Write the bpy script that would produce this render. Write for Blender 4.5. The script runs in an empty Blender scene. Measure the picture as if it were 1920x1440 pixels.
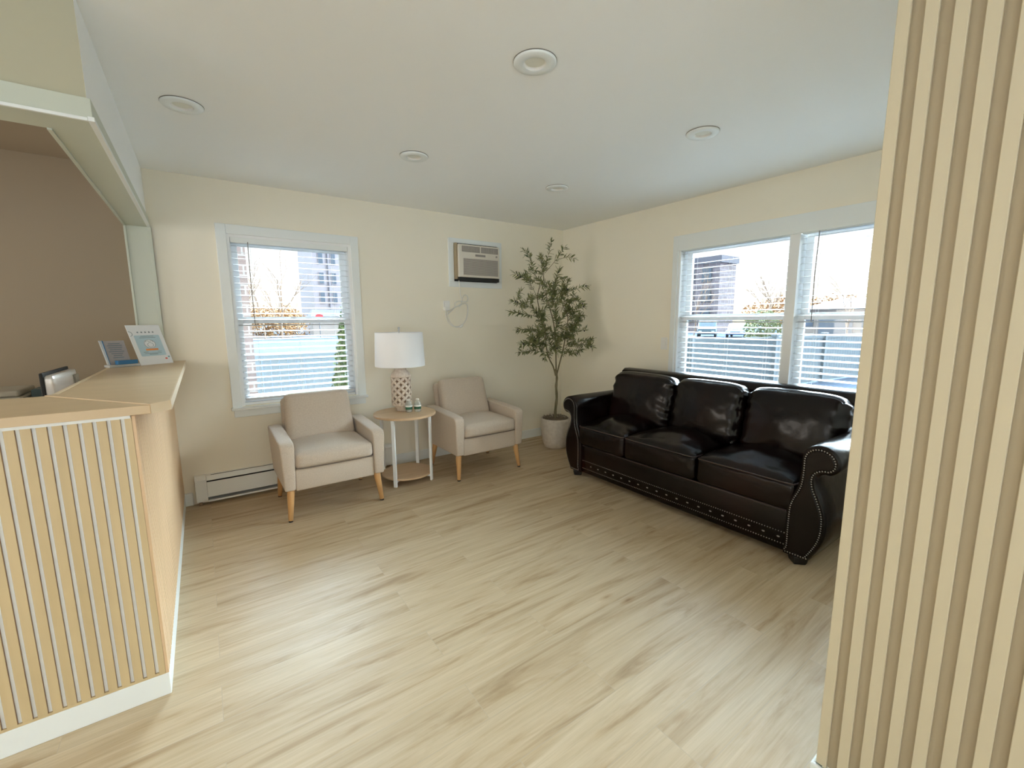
import bpy, bmesh, math, random
from mathutils import Vector, Matrix, noise

scene = bpy.context.scene
# ------------------------------------------------------------------ camera
cam_data = bpy.data.cameras.new('camera')
cam_data.sensor_width = 36.0
cam_data.lens = 818.36 / 1920 * 36.0
cam_data.clip_start = 0.02
cam_data.clip_end = 600
cam = bpy.data.objects.new('camera', cam_data)
scene.collection.objects.link(cam)
_yaw, _pitch, _roll = 0.6150, 0.1450, -0.0069
_f = Vector((math.sin(_yaw) * math.cos(_pitch), math.cos(_yaw) * math.cos(_pitch), -math.sin(_pitch)))
_r0 = Vector((math.cos(_yaw), -math.sin(_yaw), 0))
_u0 = _r0.cross(_f)
_r = _r0 * math.cos(_roll) + _u0 * math.sin(_roll)
_u = _r.cross(_f)
cam.matrix_world = Matrix(((_r.x, _u.x, -_f.x, -3.6028), (_r.y, _u.y, -_f.y, -4.0385), (_r.z, _u.z, -_f.z, 1.3936), (0, 0, 0, 1)))
scene.camera = cam

# ------------------------------------------------------------------ view
scene.view_settings.view_transform = 'Standard'
scene.view_settings.look = 'None'
scene.view_settings.gamma = 1.0
scene.view_settings.use_curve_mapping = False
scene.view_settings.exposure = 1.30
scene.cycles.max_bounces = 12
scene.cycles.diffuse_bounces = 10
scene.cycles.glossy_bounces = 4
scene.cycles.transmission_bounces = 6
scene.cycles.transparent_max_bounces = 16
scene.cycles.caustics_reflective = False
scene.cycles.caustics_refractive = False
scene.cycles.sample_clamp_indirect = 6.0
scene.cycles.use_denoising = True
scene.cycles.use_adaptive_sampling = True

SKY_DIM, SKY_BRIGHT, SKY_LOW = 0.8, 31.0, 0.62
# ------------------------------------------------------------------ sky (low sun haze near the horizon)
world = bpy.data.worlds.new('world')
scene.world = world
world.use_nodes = True
wn, wl = world.node_tree.nodes, world.node_tree.links
wn.clear()
_tc = wn.new('ShaderNodeTexCoord')
_sx = wn.new('ShaderNodeSeparateXYZ')
_cr = wn.new('ShaderNodeValToRGB')
_bg = wn.new('ShaderNodeBackground')
_wo = wn.new('ShaderNodeOutputWorld')
wl.new(_tc.outputs['Generated'], _sx.inputs[0])
wl.new(_sx.outputs['Z'], _cr.inputs[0])
wl.new(_cr.outputs[0], _bg.inputs[0])
wl.new(_bg.outputs[0], _wo.inputs[0])
_e = _cr.color_ramp.elements
_e[0].position = 0.0
_e[0].color = (1.0, 0.86, 0.66, 1)
_e[1].position = 1.0
_e[1].color = (0.55, 0.78, 1.0, 1)
_x = _e.new(0.10); _x.color = (0.97, 0.97, 0.93, 1)
_x = _e.new(0.30); _x.color = (0.82, 0.94, 1.0, 1)
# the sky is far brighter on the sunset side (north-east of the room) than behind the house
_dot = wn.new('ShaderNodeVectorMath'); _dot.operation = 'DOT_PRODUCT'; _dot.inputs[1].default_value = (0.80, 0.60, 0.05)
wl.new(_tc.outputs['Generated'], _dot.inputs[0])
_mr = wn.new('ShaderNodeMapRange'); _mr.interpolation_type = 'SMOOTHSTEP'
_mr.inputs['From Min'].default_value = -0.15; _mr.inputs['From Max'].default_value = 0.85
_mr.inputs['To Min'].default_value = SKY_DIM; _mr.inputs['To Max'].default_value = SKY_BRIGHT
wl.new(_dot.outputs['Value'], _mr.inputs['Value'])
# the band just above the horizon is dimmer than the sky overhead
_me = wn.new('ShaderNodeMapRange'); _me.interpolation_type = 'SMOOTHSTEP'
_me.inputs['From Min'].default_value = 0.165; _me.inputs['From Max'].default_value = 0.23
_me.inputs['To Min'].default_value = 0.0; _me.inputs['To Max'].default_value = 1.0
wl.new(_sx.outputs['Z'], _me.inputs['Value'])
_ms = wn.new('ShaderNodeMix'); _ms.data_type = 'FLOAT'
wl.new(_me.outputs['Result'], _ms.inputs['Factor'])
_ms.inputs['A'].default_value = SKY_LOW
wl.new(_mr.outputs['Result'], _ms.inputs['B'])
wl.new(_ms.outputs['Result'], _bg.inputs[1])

def area(name, loc, size, energy, color, target):
    l = bpy.data.lights.new(name, 'AREA')
    l.shape = 'RECTANGLE'; l.size, l.size_y = size; l.energy = energy; l.color = color
    o = bpy.data.objects.new(name, l); scene.collection.objects.link(o)
    o.location = loc
    o.rotation_euler = (Vector(target) - Vector(loc)).to_track_quat('-Z', 'Y').to_euler()
    return o
# added fill light outside the hall front opening, far behind the viewer
area('rear_fill_light', (-4.3, -7.05, 1.35), (3.4, 2.1), 11.5, (1.0, 1.0, 0.98), (-4.0, 0, 1.3))
# added fill light brightening the reception office from out of view
area('office_fill_light', (-7.4, -0.9, 1.6), (1.2, 1.2), 21, (1.0, 0.9, 0.78), (-4, -1.2, 1.2))
# added fill light for the hall and slats, unseen on the west side
area('hall_fill_light', (-7.4, -4.6, 1.5), (2.0, 1.7), 7, (1.0, 0.98, 0.92), (-2.2, -4.2, 1.3))

# ------------------------------------------------------------------ helpers
COL = scene.collection
PI = math.pi

def tag(o, label=None, cat=None, group=None, kind=None):
    if label: o['label'] = label
    if cat: o['category'] = cat
    if group: o['group'] = group
    if kind: o['kind'] = kind
    return o

def empty(name, loc, rz=0, label=None, cat=None, group=None):
    o = bpy.data.objects.new(name, None)
    COL.objects.link(o)
    o.empty_display_size = 0.1
    o.location = loc
    o.rotation_euler = (0, 0, rz)
    return tag(o, label, cat, group)

def copy_tree(o, parent=None):
    c = o.copy(); COL.objects.link(c)
    c.parent = parent
    for ch in [x for x in bpy.data.objects if x.parent == o]:
        copy_tree(ch, c)
    return c

class MB:
    def __init__(s):
        s.bm = bmesh.new()
    def face(s, pts):
        return s.bm.faces.new([s.bm.verts.new(p) for p in pts])
    def hexa(s, p):
        v = [s.bm.verts.new(q) for q in p]
        for f in ((0, 3, 2, 1), (4, 5, 6, 7), (0, 1, 5, 4), (1, 2, 6, 5), (2, 3, 7, 6), (3, 0, 4, 7)):
            s.bm.faces.new([v[i] for i in f])
        return s
    def box(s, x0, x1, y0, y1, z0, z1):
        s.hexa([(x0, y0, z0), (x1, y0, z0), (x1, y1, z0), (x0, y1, z0), (x0, y0, z1), (x1, y0, z1), (x1, y1, z1), (x0, y1, z1)])
        return s
    def rings(s, rings, cap=True, closed=True):
        vs = [[s.bm.verts.new(p) for p in r] for r in rings]
        n = len(vs[0])
        for a, b in zip(vs[:-1], vs[1:]):
            for i in range(n if closed else n - 1):
                j = (i + 1) % n
                s.bm.faces.new((a[i], a[j], b[j], b[i]))
        if cap:
            s.bm.faces.new(list(reversed(vs[0])))
            s.bm.faces.new(vs[-1])
        return vs
    def tube(s, pts, r, n=8, cap=True):
        pts = [Vector(p) for p in pts]
        rr = r if isinstance(r, (list, tuple)) else [r] * len(pts)
        rings = []
        t0 = (pts[1] - pts[0]).normalized()
        a = Vector((0, 0, 1)) if abs(t0.z) < 0.9 else Vector((1, 0, 0))
        nrm = t0.cross(a).normalized()
        for i, p in enumerate(pts):
            t = (pts[min(i + 1, len(pts) - 1)] - pts[max(i - 1, 0)]).normalized()
            nrm = (nrm - t * nrm.dot(t)).normalized()
            b = t.cross(nrm)
            rings.append([p + (nrm * math.cos(2 * PI * k / n) + b * math.sin(2 * PI * k / n)) * rr[i] for k in range(n)])
        s.rings(rings, cap)
        return s
    def lathe(s, prof, c=(0, 0, 0), n=32, cap=True):
        rings = [[(c[0] + r * math.cos(2 * PI * k / n), c[1] + r * math.sin(2 * PI * k / n), c[2] + z) for k in range(n)] for r, z in prof]
        s.rings(rings, cap)
        return s
    def prism(s, poly, axis, a0, a1):
        def P(u, v, a):
            return {'x': (a, u, v), 'y': (u, a, v), 'z': (u, v, a)}[axis]
        s.rings([[P(u, v, a0) for u, v in poly], [P(u, v, a1) for u, v in poly]])
        return s
    def ball(s, c, r, seg=8, sc=(1, 1, 1), rot=None):
        m = Matrix.Translation(c)
        if rot is not None: m = m @ rot.to_4x4()
        m = m @ Matrix.Diagonal((r * sc[0], r * sc[1], r * sc[2], 1))
        bmesh.ops.create_uvsphere(s.bm, u_segments=seg, v_segments=max(4, seg // 2 + 1), radius=1, matrix=m)
        return s
    def pad(s, size, r, crown=(0, 0, 0), n=14, fn=None, at=(0, 0, 0)):
        """soft rounded block; crown bulges the +z, +y, +x faces (both ways for x,y)"""
        w, d, h = size
        def lin(k):
            t = -1 + 2 * k / n
            return math.sin(t * PI / 2) * 0.45 + t * 0.55
        grid = {}
        def vert(i, j, k):
            key = (i, j, k)
            if key in grid: return grid[key]
            u, v, t = lin(i), lin(j), lin(k)
            p = Vector((u * w / 2, v * d / 2, t * h / 2))
            q = Vector((max(-w / 2 + r, min(w / 2 - r, p.x)), max(-d / 2 + r, min(d / 2 - r, p.y)), max(-h / 2 + min(r, h / 2), min(h / 2 - min(r, h / 2), p.z))))
            dd = p - q
            if dd.length > 1e-9:
                p = q + dd.normalized() * min(r, max(abs(dd.x), abs(dd.y), abs(dd.z)) if dd.length else 0)
            if t > 0: p.z += crown[0] * (1 - u * u) * (1 - v * v) * t
            else: p.z += crown[0] * 0.3 * (1 - u * u) * (1 - v * v) * t
            p.y += crown[1] * v * (1 - u * u) * (1 - t * t)
            p.x += crown[2] * u * (1 - v * v) * (1 - t * t)
            if fn: p = fn(p, u, v, t)
            grid[key] = s.bm.verts.new(p + Vector(at))
            return grid[key]
        for a in range(n):
            for b in range(n):
                s.bm.faces.new((vert(a, b, n), vert(a + 1, b, n), vert(a + 1, b + 1, n), vert(a, b + 1, n)))
                s.bm.faces.new((vert(a, b, 0), vert(a, b + 1, 0), vert(a + 1, b + 1, 0), vert(a + 1, b, 0)))
                s.bm.faces.new((vert(a, 0, b), vert(a + 1, 0, b), vert(a + 1, 0, b + 1), vert(a, 0, b + 1)))
                s.bm.faces.new((vert(a, n, b), vert(a, n, b + 1), vert(a + 1, n, b + 1), vert(a + 1, n, b)))
                s.bm.faces.new((vert(0, a, b), vert(0, a, b + 1), vert(0, a + 1, b + 1), vert(0, a + 1, b)))
                s.bm.faces.new((vert(n, a, b), vert(n, a + 1, b), vert(n, a + 1, b + 1), vert(n, a, b + 1)))
        return s
    def xf(s, m):
        bmesh.ops.transform(s.bm, matrix=m, verts=s.bm.verts); return s
    def build(s, name, mat, parent=None, smooth=False, bevel=0, seg=2, sub=0, label=None, kind=None, fixn=True):
        if fixn: bmesh.ops.recalc_face_normals(s.bm, faces=s.bm.faces)
        me = bpy.data.meshes.new(name)
        s.bm.to_mesh(me); s.bm.free()
        if smooth:
            for p in me.polygons: p.use_smooth = len(p.vertices) <= 4
        o = bpy.data.objects.new(name, me)
        COL.objects.link(o)
        me.materials.append(mat)
        if parent is not None: o.parent = parent
        if bevel:
            b = o.modifiers.new('bevel', 'BEVEL'); b.width = bevel; b.segments = seg; b.limit_method = 'ANGLE'; b.angle_limit = math.radians(35)
            b.harden_normals = False
        if sub:
            m = o.modifiers.new('sub', 'SUBSURF'); m.levels = sub; m.render_levels = sub
        if label: o['label'] = label
        if kind: o['kind'] = kind
        return o

def struct(name, mb, mat, **k):
    return tag(mb.build(name, mat, **k), kind='structure')

def catmull(pts, n=8, closed=False):
    pts = [Vector(p) for p in pts]
    out = []
    m = len(pts)
    for i in range(m if closed else m - 1):
        g = lambda k: pts[k % m] if closed else pts[max(0, min(m - 1, k))]
        p0, p1, p2, p3 = g(i - 1), g(i), g(i + 1), g(i + 2)
        for k in range(n):
            t = k / n
            out.append(0.5 * ((2 * p1) + (p2 - p0) * t + (2 * p0 - 5 * p1 + 4 * p2 - p3) * t * t + (3 * p1 - p0 - 3 * p2 + p3) * t ** 3))
    if not closed: out.append(pts[-1])
    return out

# ------------------------------------------------------------------ materials
def mat(name, color, rough=0.6, metal=0.0, bump=None, vary=None, coat=0, trans=0, ior=1.5, spec=None, sheen=0, emit=0):
    m = bpy.data.materials.new(name); m.use_nodes = True
    nt = m.node_tree; b = nt.nodes['Principled BSDF']
    b.inputs['Base Color'].default_value = (*color, 1)
    b.inputs['Roughness'].default_value = rough
    b.inputs['Metallic'].default_value = metal
    b.inputs['IOR'].default_value = ior
    if coat: b.inputs['Coat Weight'].default_value = coat; b.inputs['Coat Roughness'].default_value = 0.15
    if trans: b.inputs['Transmission Weight'].default_value = trans
    if spec is not None: b.inputs['Specular IOR Level'].default_value = spec
    if sheen: b.inputs['Sheen Weight'].default_value = sheen
    tc = None
    if bump or vary:
        tc = nt.nodes.new('ShaderNodeTexCoord')
    if vary:   # (scale xyz, color2, detail)
        sc, c2, lo, hi = vary
        mp = nt.nodes.new('ShaderNodeMapping'); mp.inputs['Scale'].default_value = sc
        nz = nt.nodes.new('ShaderNodeTexNoise'); nz.inputs['Scale'].default_value = 1; nz.inputs['Detail'].default_value = 5
        nt.links.new(tc.outputs['Object'], mp.inputs[0]); nt.links.new(mp.outputs[0], nz.inputs[0])
        r = nt.nodes.new('ShaderNodeValToRGB'); r.color_ramp.elements[0].position = lo; r.color_ramp.elements[1].position = hi
        r.color_ramp.elements[0].color = (*color, 1); r.color_ramp.elements[1].color = (*c2, 1)
        nt.links.new(nz.outputs['Fac'], r.inputs[0]); nt.links.new(r.outputs[0], b.inputs['Base Color'])
    if bump:   # (scale xyz, strength, distance)
        sc, st, di = bump
        mp = nt.nodes.new('ShaderNodeMapping'); mp.inputs['Scale'].default_value = sc
        nz = nt.nodes.new('ShaderNodeTexNoise'); nz.inputs['Scale'].default_value = 1; nz.inputs['Detail'].default_value = 4
        nt.links.new(tc.outputs['Object'], mp.inputs[0]); nt.links.new(mp.outputs[0], nz.inputs[0])
        bp = nt.nodes.new('ShaderNodeBump'); bp.inputs['Strength'].default_value = st; bp.inputs['Distance'].default_value = di
        nt.links.new(nz.outputs['Fac'], bp.inputs['Height']); nt.links.new(bp.outputs[0], b.inputs['Normal'])
    return m

M = {}
M['wall'] = mat('cream_wall_paint', (0.86, 0.815, 0.695), 0.75, bump=((90, 90, 90), 0.08, 0.002))
M['ceiling'] = mat('ceiling_paint', (0.88, 0.90, 0.90), 0.85, bump=((60, 60, 60), 0.06, 0.002))
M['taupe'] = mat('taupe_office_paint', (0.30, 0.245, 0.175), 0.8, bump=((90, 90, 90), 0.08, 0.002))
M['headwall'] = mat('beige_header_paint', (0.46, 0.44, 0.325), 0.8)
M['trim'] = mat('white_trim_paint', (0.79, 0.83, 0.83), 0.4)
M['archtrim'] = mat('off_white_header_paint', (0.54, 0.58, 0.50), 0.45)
M['vinyl'] = mat('white_vinyl', (0.82, 0.84, 0.85), 0.35)
M['blind'] = mat('white_blind_slat', (0.58, 0.59, 0.60), 0.5)
M['cord'] = mat('white_cord', (0.75, 0.75, 0.72), 0.6)
M['wand'] = mat('grey_wand', (0.25, 0.22, 0.2), 0.4)
M['lampshade'] = mat('white_linen_shade', (0.86, 0.88, 0.92), 0.85, bump=((300, 300, 300), 0.1, 0.001))
M['column'] = mat('beige_slat_paint', (0.56, 0.50, 0.355), 0.55, bump=((40, 40, 4), 0.05, 0.002))
M['groove'] = mat('beige_slat_paint_shaded', (0.40, 0.335, 0.23), 0.7)  # slat paint made darker, the groove shade put into the colour
M['cwood'] = mat('light_oak_laminate', (0.60, 0.47, 0.275), 0.42, vary=((14, 14, 1.2), (0.53, 0.41, 0.23), 0.35, 0.7))
M['ctop'] = mat('light_oak_counter_top', (0.62, 0.47, 0.29), 0.33, vary=((2, 9, 2), (0.56, 0.42, 0.25), 0.35, 0.7))
M['cedge'] = mat('oak_edge_banding', (0.72, 0.58, 0.40), 0.4)
M['cside'] = mat('fine_oak_slat', (0.70, 0.50, 0.31), 0.45, vary=((60, 60, 1.5), (0.60, 0.42, 0.25), 0.35, 0.7))
M['cback'] = mat('white_backing_board', (0.84, 0.87, 0.87), 0.5)
M['slatside'] = mat('brown_slat_side', (0.30, 0.19, 0.11), 0.6)
M['fabric'] = mat('beige_woven_fabric', (0.58, 0.49, 0.40), 0.95, bump=((420, 420, 420), 0.5, 0.002), vary=((160, 160, 160), (0.47, 0.39, 0.31), 0.3, 0.75), sheen=0.2)
M['beech'] = mat('beech_leg', (0.68, 0.40, 0.17), 0.4, vary=((30, 30, 3), (0.60, 0.34, 0.14), 0.3, 0.7))
M['rubber'] = mat('black_glide', (0.03, 0.03, 0.03), 0.6)
M['seam'] = mat('dark_seam', (0.14, 0.11, 0.09), 0.9)
M['tabletop'] = mat('round_table_oak', (0.68, 0.49, 0.31), 0.4, vary=((3, 30, 30), (0.58, 0.40, 0.24), 0.35, 0.7))
M['whitemetal'] = mat('white_painted_steel', (0.85, 0.88, 0.90), 0.35)
M['lampwood'] = mat('whitewashed_carved_wood', (0.74, 0.66, 0.58), 0.7, vary=((60, 60, 20), (0.58, 0.48, 0.40), 0.3, 0.7))
M['lampdark'] = mat('hollow_shade_brown', (0.26, 0.17, 0.11), 0.85)  # shade of the hollow lamp body put into the colour
M['plastic'] = mat('white_plastic', (0.80, 0.80, 0.77), 0.4)
M['acwhite'] = mat('ac_cream_plastic', (0.72, 0.68, 0.60), 0.45)
M['acgrey'] = mat('ac_grille_grey', (0.28, 0.26, 0.24), 0.5)
M['aclouver'] = mat('ac_louvre_grey', (0.50, 0.46, 0.42), 0.5)
M['black'] = mat('black_foam', (0.012, 0.014, 0.014), 0.7)
M['actan'] = mat('ac_tan_side', (0.38, 0.31, 0.20), 0.6)
M['heater'] = mat('heater_enamel', (0.80, 0.82, 0.80), 0.4)
M['alu'] = mat('aluminium_fin', (0.55, 0.58, 0.6), 0.35, metal=0.7)
M['screen'] = mat('silver_monitor_back', (0.72, 0.71, 0.70), 0.3, metal=0.35)
M['teal'] = mat('dark_teal_plastic', (0.03, 0.06, 0.065), 0.5)
M['greyplastic'] = mat('grey_office_plastic', (0.36, 0.34, 0.28), 0.55)
M['card'] = mat('white_card', (0.85, 0.87, 0.90), 0.5)
M['paleblue'] = mat('pale_blue_print', (0.50, 0.66, 0.74), 0.5)
M['ink'] = mat('grey_blue_ink', (0.16, 0.22, 0.26), 0.6)
M['orange'] = mat('orange_print', (0.85, 0.30, 0.07), 0.5)
M['red'] = mat('coral_print', (0.80, 0.18, 0.16), 0.5)
M['tealprint'] = mat('teal_print', (0.20, 0.45, 0.48), 0.5)
M['cardgrey'] = mat('mauve_grey_card', (0.36, 0.34, 0.35), 0.45)
M['acrylicblue'] = mat('blue_acrylic_edge', (0.03, 0.16, 0.34), 0.15)
M['labelgreen'] = mat('green_bottle_label', (0.02, 0.12, 0.06), 0.4)
M['labelwhite'] = mat('white_bottle_label', (0.85, 0.86, 0.84), 0.4)
M['pot'] = mat('speckled_plaster_pot', (0.66, 0.60, 0.52), 0.8, vary=((30, 30, 30), (0.56, 0.50, 0.43), 0.35, 0.7), bump=((60, 60, 60), 0.25, 0.004))
M['moss'] = mat('dry_moss', (0.13, 0.10, 0.07), 1.0, vary=((60, 60, 60), (0.30, 0.24, 0.17), 0.35, 0.65))
M['bark'] = mat('olive_bark', (0.13, 0.12, 0.06), 0.85, vary=((40, 40, 10), (0.24, 0.20, 0.12), 0.35, 0.7))
M['leaf'] = mat('olive_leaf', (0.075, 0.105, 0.035), 0.5, vary=((22, 22, 22), (0.25, 0.26, 0.10), 0.35, 0.65))
M['olive'] = mat('black_olive', (0.012, 0.010, 0.014), 0.35)
M['leather'] = mat('dark_brown_leather', (0.0026, 0.0010, 0.0009), 0.25, vary=((3, 3, 3), (0.015, 0.0042, 0.0032), 0.45, 0.78), bump=((14, 14, 14), 0.25, 0.008), spec=0.33)
M['piping'] = mat('leather_piping', (0.05, 0.03, 0.026), 0.3)
M['brass'] = mat('antique_nailhead', (0.42, 0.40, 0.37), 0.3, metal=0.9)
M['footwood'] = mat('espresso_foot', (0.008, 0.006, 0.006), 0.4)
# outside
M['asphalt'] = mat('asphalt', (0.05, 0.06, 0.078), 0.95, spec=0.0, vary=((0.3, 0.3, 0.3), (0.065, 0.075, 0.092), 0.3, 0.7))
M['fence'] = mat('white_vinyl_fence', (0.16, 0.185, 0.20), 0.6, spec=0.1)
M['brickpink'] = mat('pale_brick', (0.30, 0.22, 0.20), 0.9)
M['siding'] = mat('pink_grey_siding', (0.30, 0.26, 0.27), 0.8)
M['roofgrey'] = mat('grey_shingle', (0.14, 0.13, 0.15), 0.9)
M['darkglass'] = mat('dark_window_glass', (0.10, 0.12, 0.15), 0.1)
M['houseside'] = mat('tan_house_siding', (0.30, 0.25, 0.22), 0.85)
M['garage'] = mat('blue_grey_garage_door', (0.13, 0.15, 0.18), 0.6)
M['conifer'] = mat('conifer_green', (0.06, 0.09, 0.03), 0.9, vary=((9, 9, 9), (0.13, 0.16, 0.055), 0.35, 0.65))
M['shrub'] = mat('autumn_shrub', (0.22, 0.105, 0.035), 0.9, vary=((3, 3, 3), (0.34, 0.18, 0.06), 0.35, 0.65))
M['greenbush'] = mat('green_bush', (0.16, 0.19, 0.09), 0.9, vary=((5, 5, 5), (0.26, 0.25, 0.13), 0.35, 0.65))
M['twig'] = mat('bare_branch', (0.22, 0.14, 0.09), 0.9)
M['carwhite'] = mat('silver_car_paint', (0.42, 0.44, 0.47), 0.3)
M['carblue'] = mat('blue_car_paint', (0.10, 0.17, 0.33), 0.25)
M['cargreen'] = mat('dark_suv_paint', (0.08, 0.12, 0.14), 0.3)
M['signred'] = mat('red_sign', (0.6, 0.05, 0.05), 0.5)
M['bounce_strip'] = mat('bounce_strip_grey', (0.12, 0.115, 0.11), 0.95, spec=0.0)
M['pavement'] = mat('pale_concrete', (0.14, 0.14, 0.15), 0.95, spec=0.0)

def brickify(m, c1, c2, mort, sc, bw=0.5, rh=0.25, axes='xz'):
    nt = m.node_tree; b = nt.nodes['Principled BSDF']
    tc = nt.nodes.new('ShaderNodeTexCoord'); sp = nt.nodes.new('ShaderNodeSeparateXYZ'); cb = nt.nodes.new('ShaderNodeCombineXYZ'); ad = nt.nodes.new('ShaderNodeMath')
    nt.links.new(tc.outputs['Object'], sp.inputs[0])
    nt.links.new(sp.outputs['X'], ad.inputs[0]); nt.links.new(sp.outputs['Y'], ad.inputs[1])
    nt.links.new(ad.outputs[0], cb.inputs['X']); nt.links.new(sp.outputs['Z'], cb.inputs['Y'])
    br = nt.nodes.new('ShaderNodeTexBrick'); nt.links.new(cb.outputs[0], br.inputs['Vector'])
    br.inputs['Color1'].default_value = (*c1, 1); br.inputs['Color2'].default_value = (*c2, 1); br.inputs['Mortar'].default_value = (*mort, 1)
    br.inputs['Scale'].default_value = sc; br.inputs['Brick Width'].default_value = bw; br.inputs['Row Height'].default_value = rh
    br.inputs['Mortar Size'].default_value = 0.02
    nt.links.new(br.outputs['Color'], b.inputs['Base Color'])
brickify(M['brickpink'], (0.15, 0.10, 0.09), (0.10, 0.07, 0.065), (0.20, 0.18, 0.175), 2.2)
M['brickred'] = mat('weathered_brick_block', (0.2, 0.15, 0.15), 0.9)
brickify(M['brickred'], (0.17, 0.135, 0.14), (0.25, 0.20, 0.21), (0.30, 0.26, 0.27), 0.5)

def make_floor():
    m = bpy.data.materials.new('light_oak_plank_floor'); m.use_nodes = True
    nt = m.node_tree; N = nt.nodes.new; L = nt.links.new; b = nt.nodes['Principled BSDF']
    tc = N('ShaderNodeTexCoord')
    br = N('ShaderNodeTexBrick'); br.offset = 0.37; br.offset_frequency = 2
    br.inputs['Scale'].default_value = 1.0; br.inputs['Brick Width'].default_value = 1.22; br.inputs['Row Height'].default_value = 0.18
    br.inputs['Mortar Size'].default_value = 0.0012; br.inputs['Mortar Smooth'].default_value = 0.2; br.inputs['Bias'].default_value = 0.0
    br.inputs['Color1'].default_value = (0, 0, 0, 1); br.inputs['Color2'].default_value = (1, 1, 1, 1); br.inputs['Mortar'].default_value = (0.5, 0.5, 0.5, 1)
    L(tc.outputs['Object'], br.inputs['Vector'])
    # per plank offset of the grain
    sc = N('ShaderNodeVectorMath'); sc.operation = 'MULTIPLY'; sc.inputs[1].default_value = (31.0, 17.0, 9.0)
    L(br.outputs['Color'], sc.inputs[0])
    ad = N('ShaderNodeVectorMath'); ad.operation = 'ADD'
    L(tc.outputs['Object'], ad.inputs[0]); L(sc.outputs[0], ad.inputs[1])
    def grain(scale, detail, rough, dist=0.0):
        mp = N('ShaderNodeMapping'); mp.inputs['Scale'].default_value = scale
        L(ad.outputs[0], mp.inputs[0])
        nz = N('ShaderNodeTexNoise'); nz.inputs['Scale'].default_value = 1; nz.inputs['Detail'].default_value = detail; nz.inputs['Roughness'].default_value = rough; nz.inputs['Distortion'].default_value = dist
        L(mp.outputs[0], nz.inputs[0])
        return nz
    g1 = grain((0.9, 13, 1), 6, 0.6, 1.3)
    g2 = grain((3.0, 110, 1), 3, 0.6)
    g3 = grain((1.0, 6.5, 1), 5, 0.62, 1.8)
    def ramp(src, stops):
        r = N('ShaderNodeValToRGB'); e = r.color_ramp.elements
        e[0].position, e[0].color = stops[0][0], (*stops[0][1], 1); e[1].position, e[1].color = stops[-1][0], (*stops[-1][1], 1)
        for p, c in stops[1:-1]:
            x = e.new(p); x.color = (*c, 1)
        L(src, r.inputs[0]); return r
    base = ramp(g1.outputs['Fac'], [(0.27, (0.39, 0.275, 0.160)), (0.42, (0.52, 0.40, 0.255)), (0.58, (0.575, 0.455, 0.305)), (0.75, (0.62, 0.50, 0.35))])
    fine = ramp(g2.outputs['Fac'], [(0.30, (0.89, 0.88, 0.86)), (0.60, (1.0, 1.0, 1.0))])
    patch = ramp(g3.outputs['Fac'], [(0.30, (0.74, 0.67, 0.58)), (0.42, (0.92, 0.89, 0.85)), (0.52, (1.0, 1.0, 1.0)), (0.8, (1.04, 1.04, 1.04))])
    plank = ramp(br.outputs['Color'], [(0.0, (0.95, 0.945, 0.935)), (1.0, (1.02, 1.02, 1.02))])
    def mul(a, c):
        mx = N('ShaderNodeMixRGB'); mx.blend_type = 'MULTIPLY'; mx.inputs[0].default_value = 1
        L(a, mx.inputs[1]); L(c, mx.inputs[2]); return mx.outputs[0]
    c = mul(mul(mul(base.outputs[0], fine.outputs[0]), patch.outputs[0]), plank.outputs[0])
    # knots
    mpk = N('ShaderNodeMapping'); mpk.inputs['Scale'].default_value = (1.6, 4.5, 1); L(ad.outputs[0], mpk.inputs[0])
    vo = N('ShaderNodeTexVoronoi'); vo.inputs['Scale'].default_value = 1.0; L(mpk.outputs[0], vo.inputs['Vector'])
    kn = ramp(vo.outputs['Distance'], [(0.0, (0.50, 0.40, 0.30)), (0.045, (0.86, 0.80, 0.73)), (0.10, (1, 1, 1))])
    c = mul(c, kn.outputs[0])
    mx = N('ShaderNodeMixRGB'); mx.blend_type = 'MIX'; mx.inputs[2].default_value = (0.46, 0.37, 0.26, 1)
    L(br.outputs['Fac'], mx.inputs[0]); L(c, mx.inputs[1])
    L(mx.outputs[0], b.inputs['Base Color'])
    rr = ramp(g1.outputs['Fac'], [(0.3, (0.50,) * 3), (0.7, (0.38,) * 3)])
    L(rr.outputs[0], b.inputs['Roughness'])
    b.inputs['Specular IOR Level'].default_value = 0.32
    bp = N('ShaderNodeBump'); bp.inputs['Strength'].default_value = 0.25; bp.inputs['Distance'].default_value = 0.002
    L(g2.outputs['Fac'], bp.inputs['Height']); L(bp.outputs[0], b.inputs['Normal'])
    return m
M['floor'] = make_floor()

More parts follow.
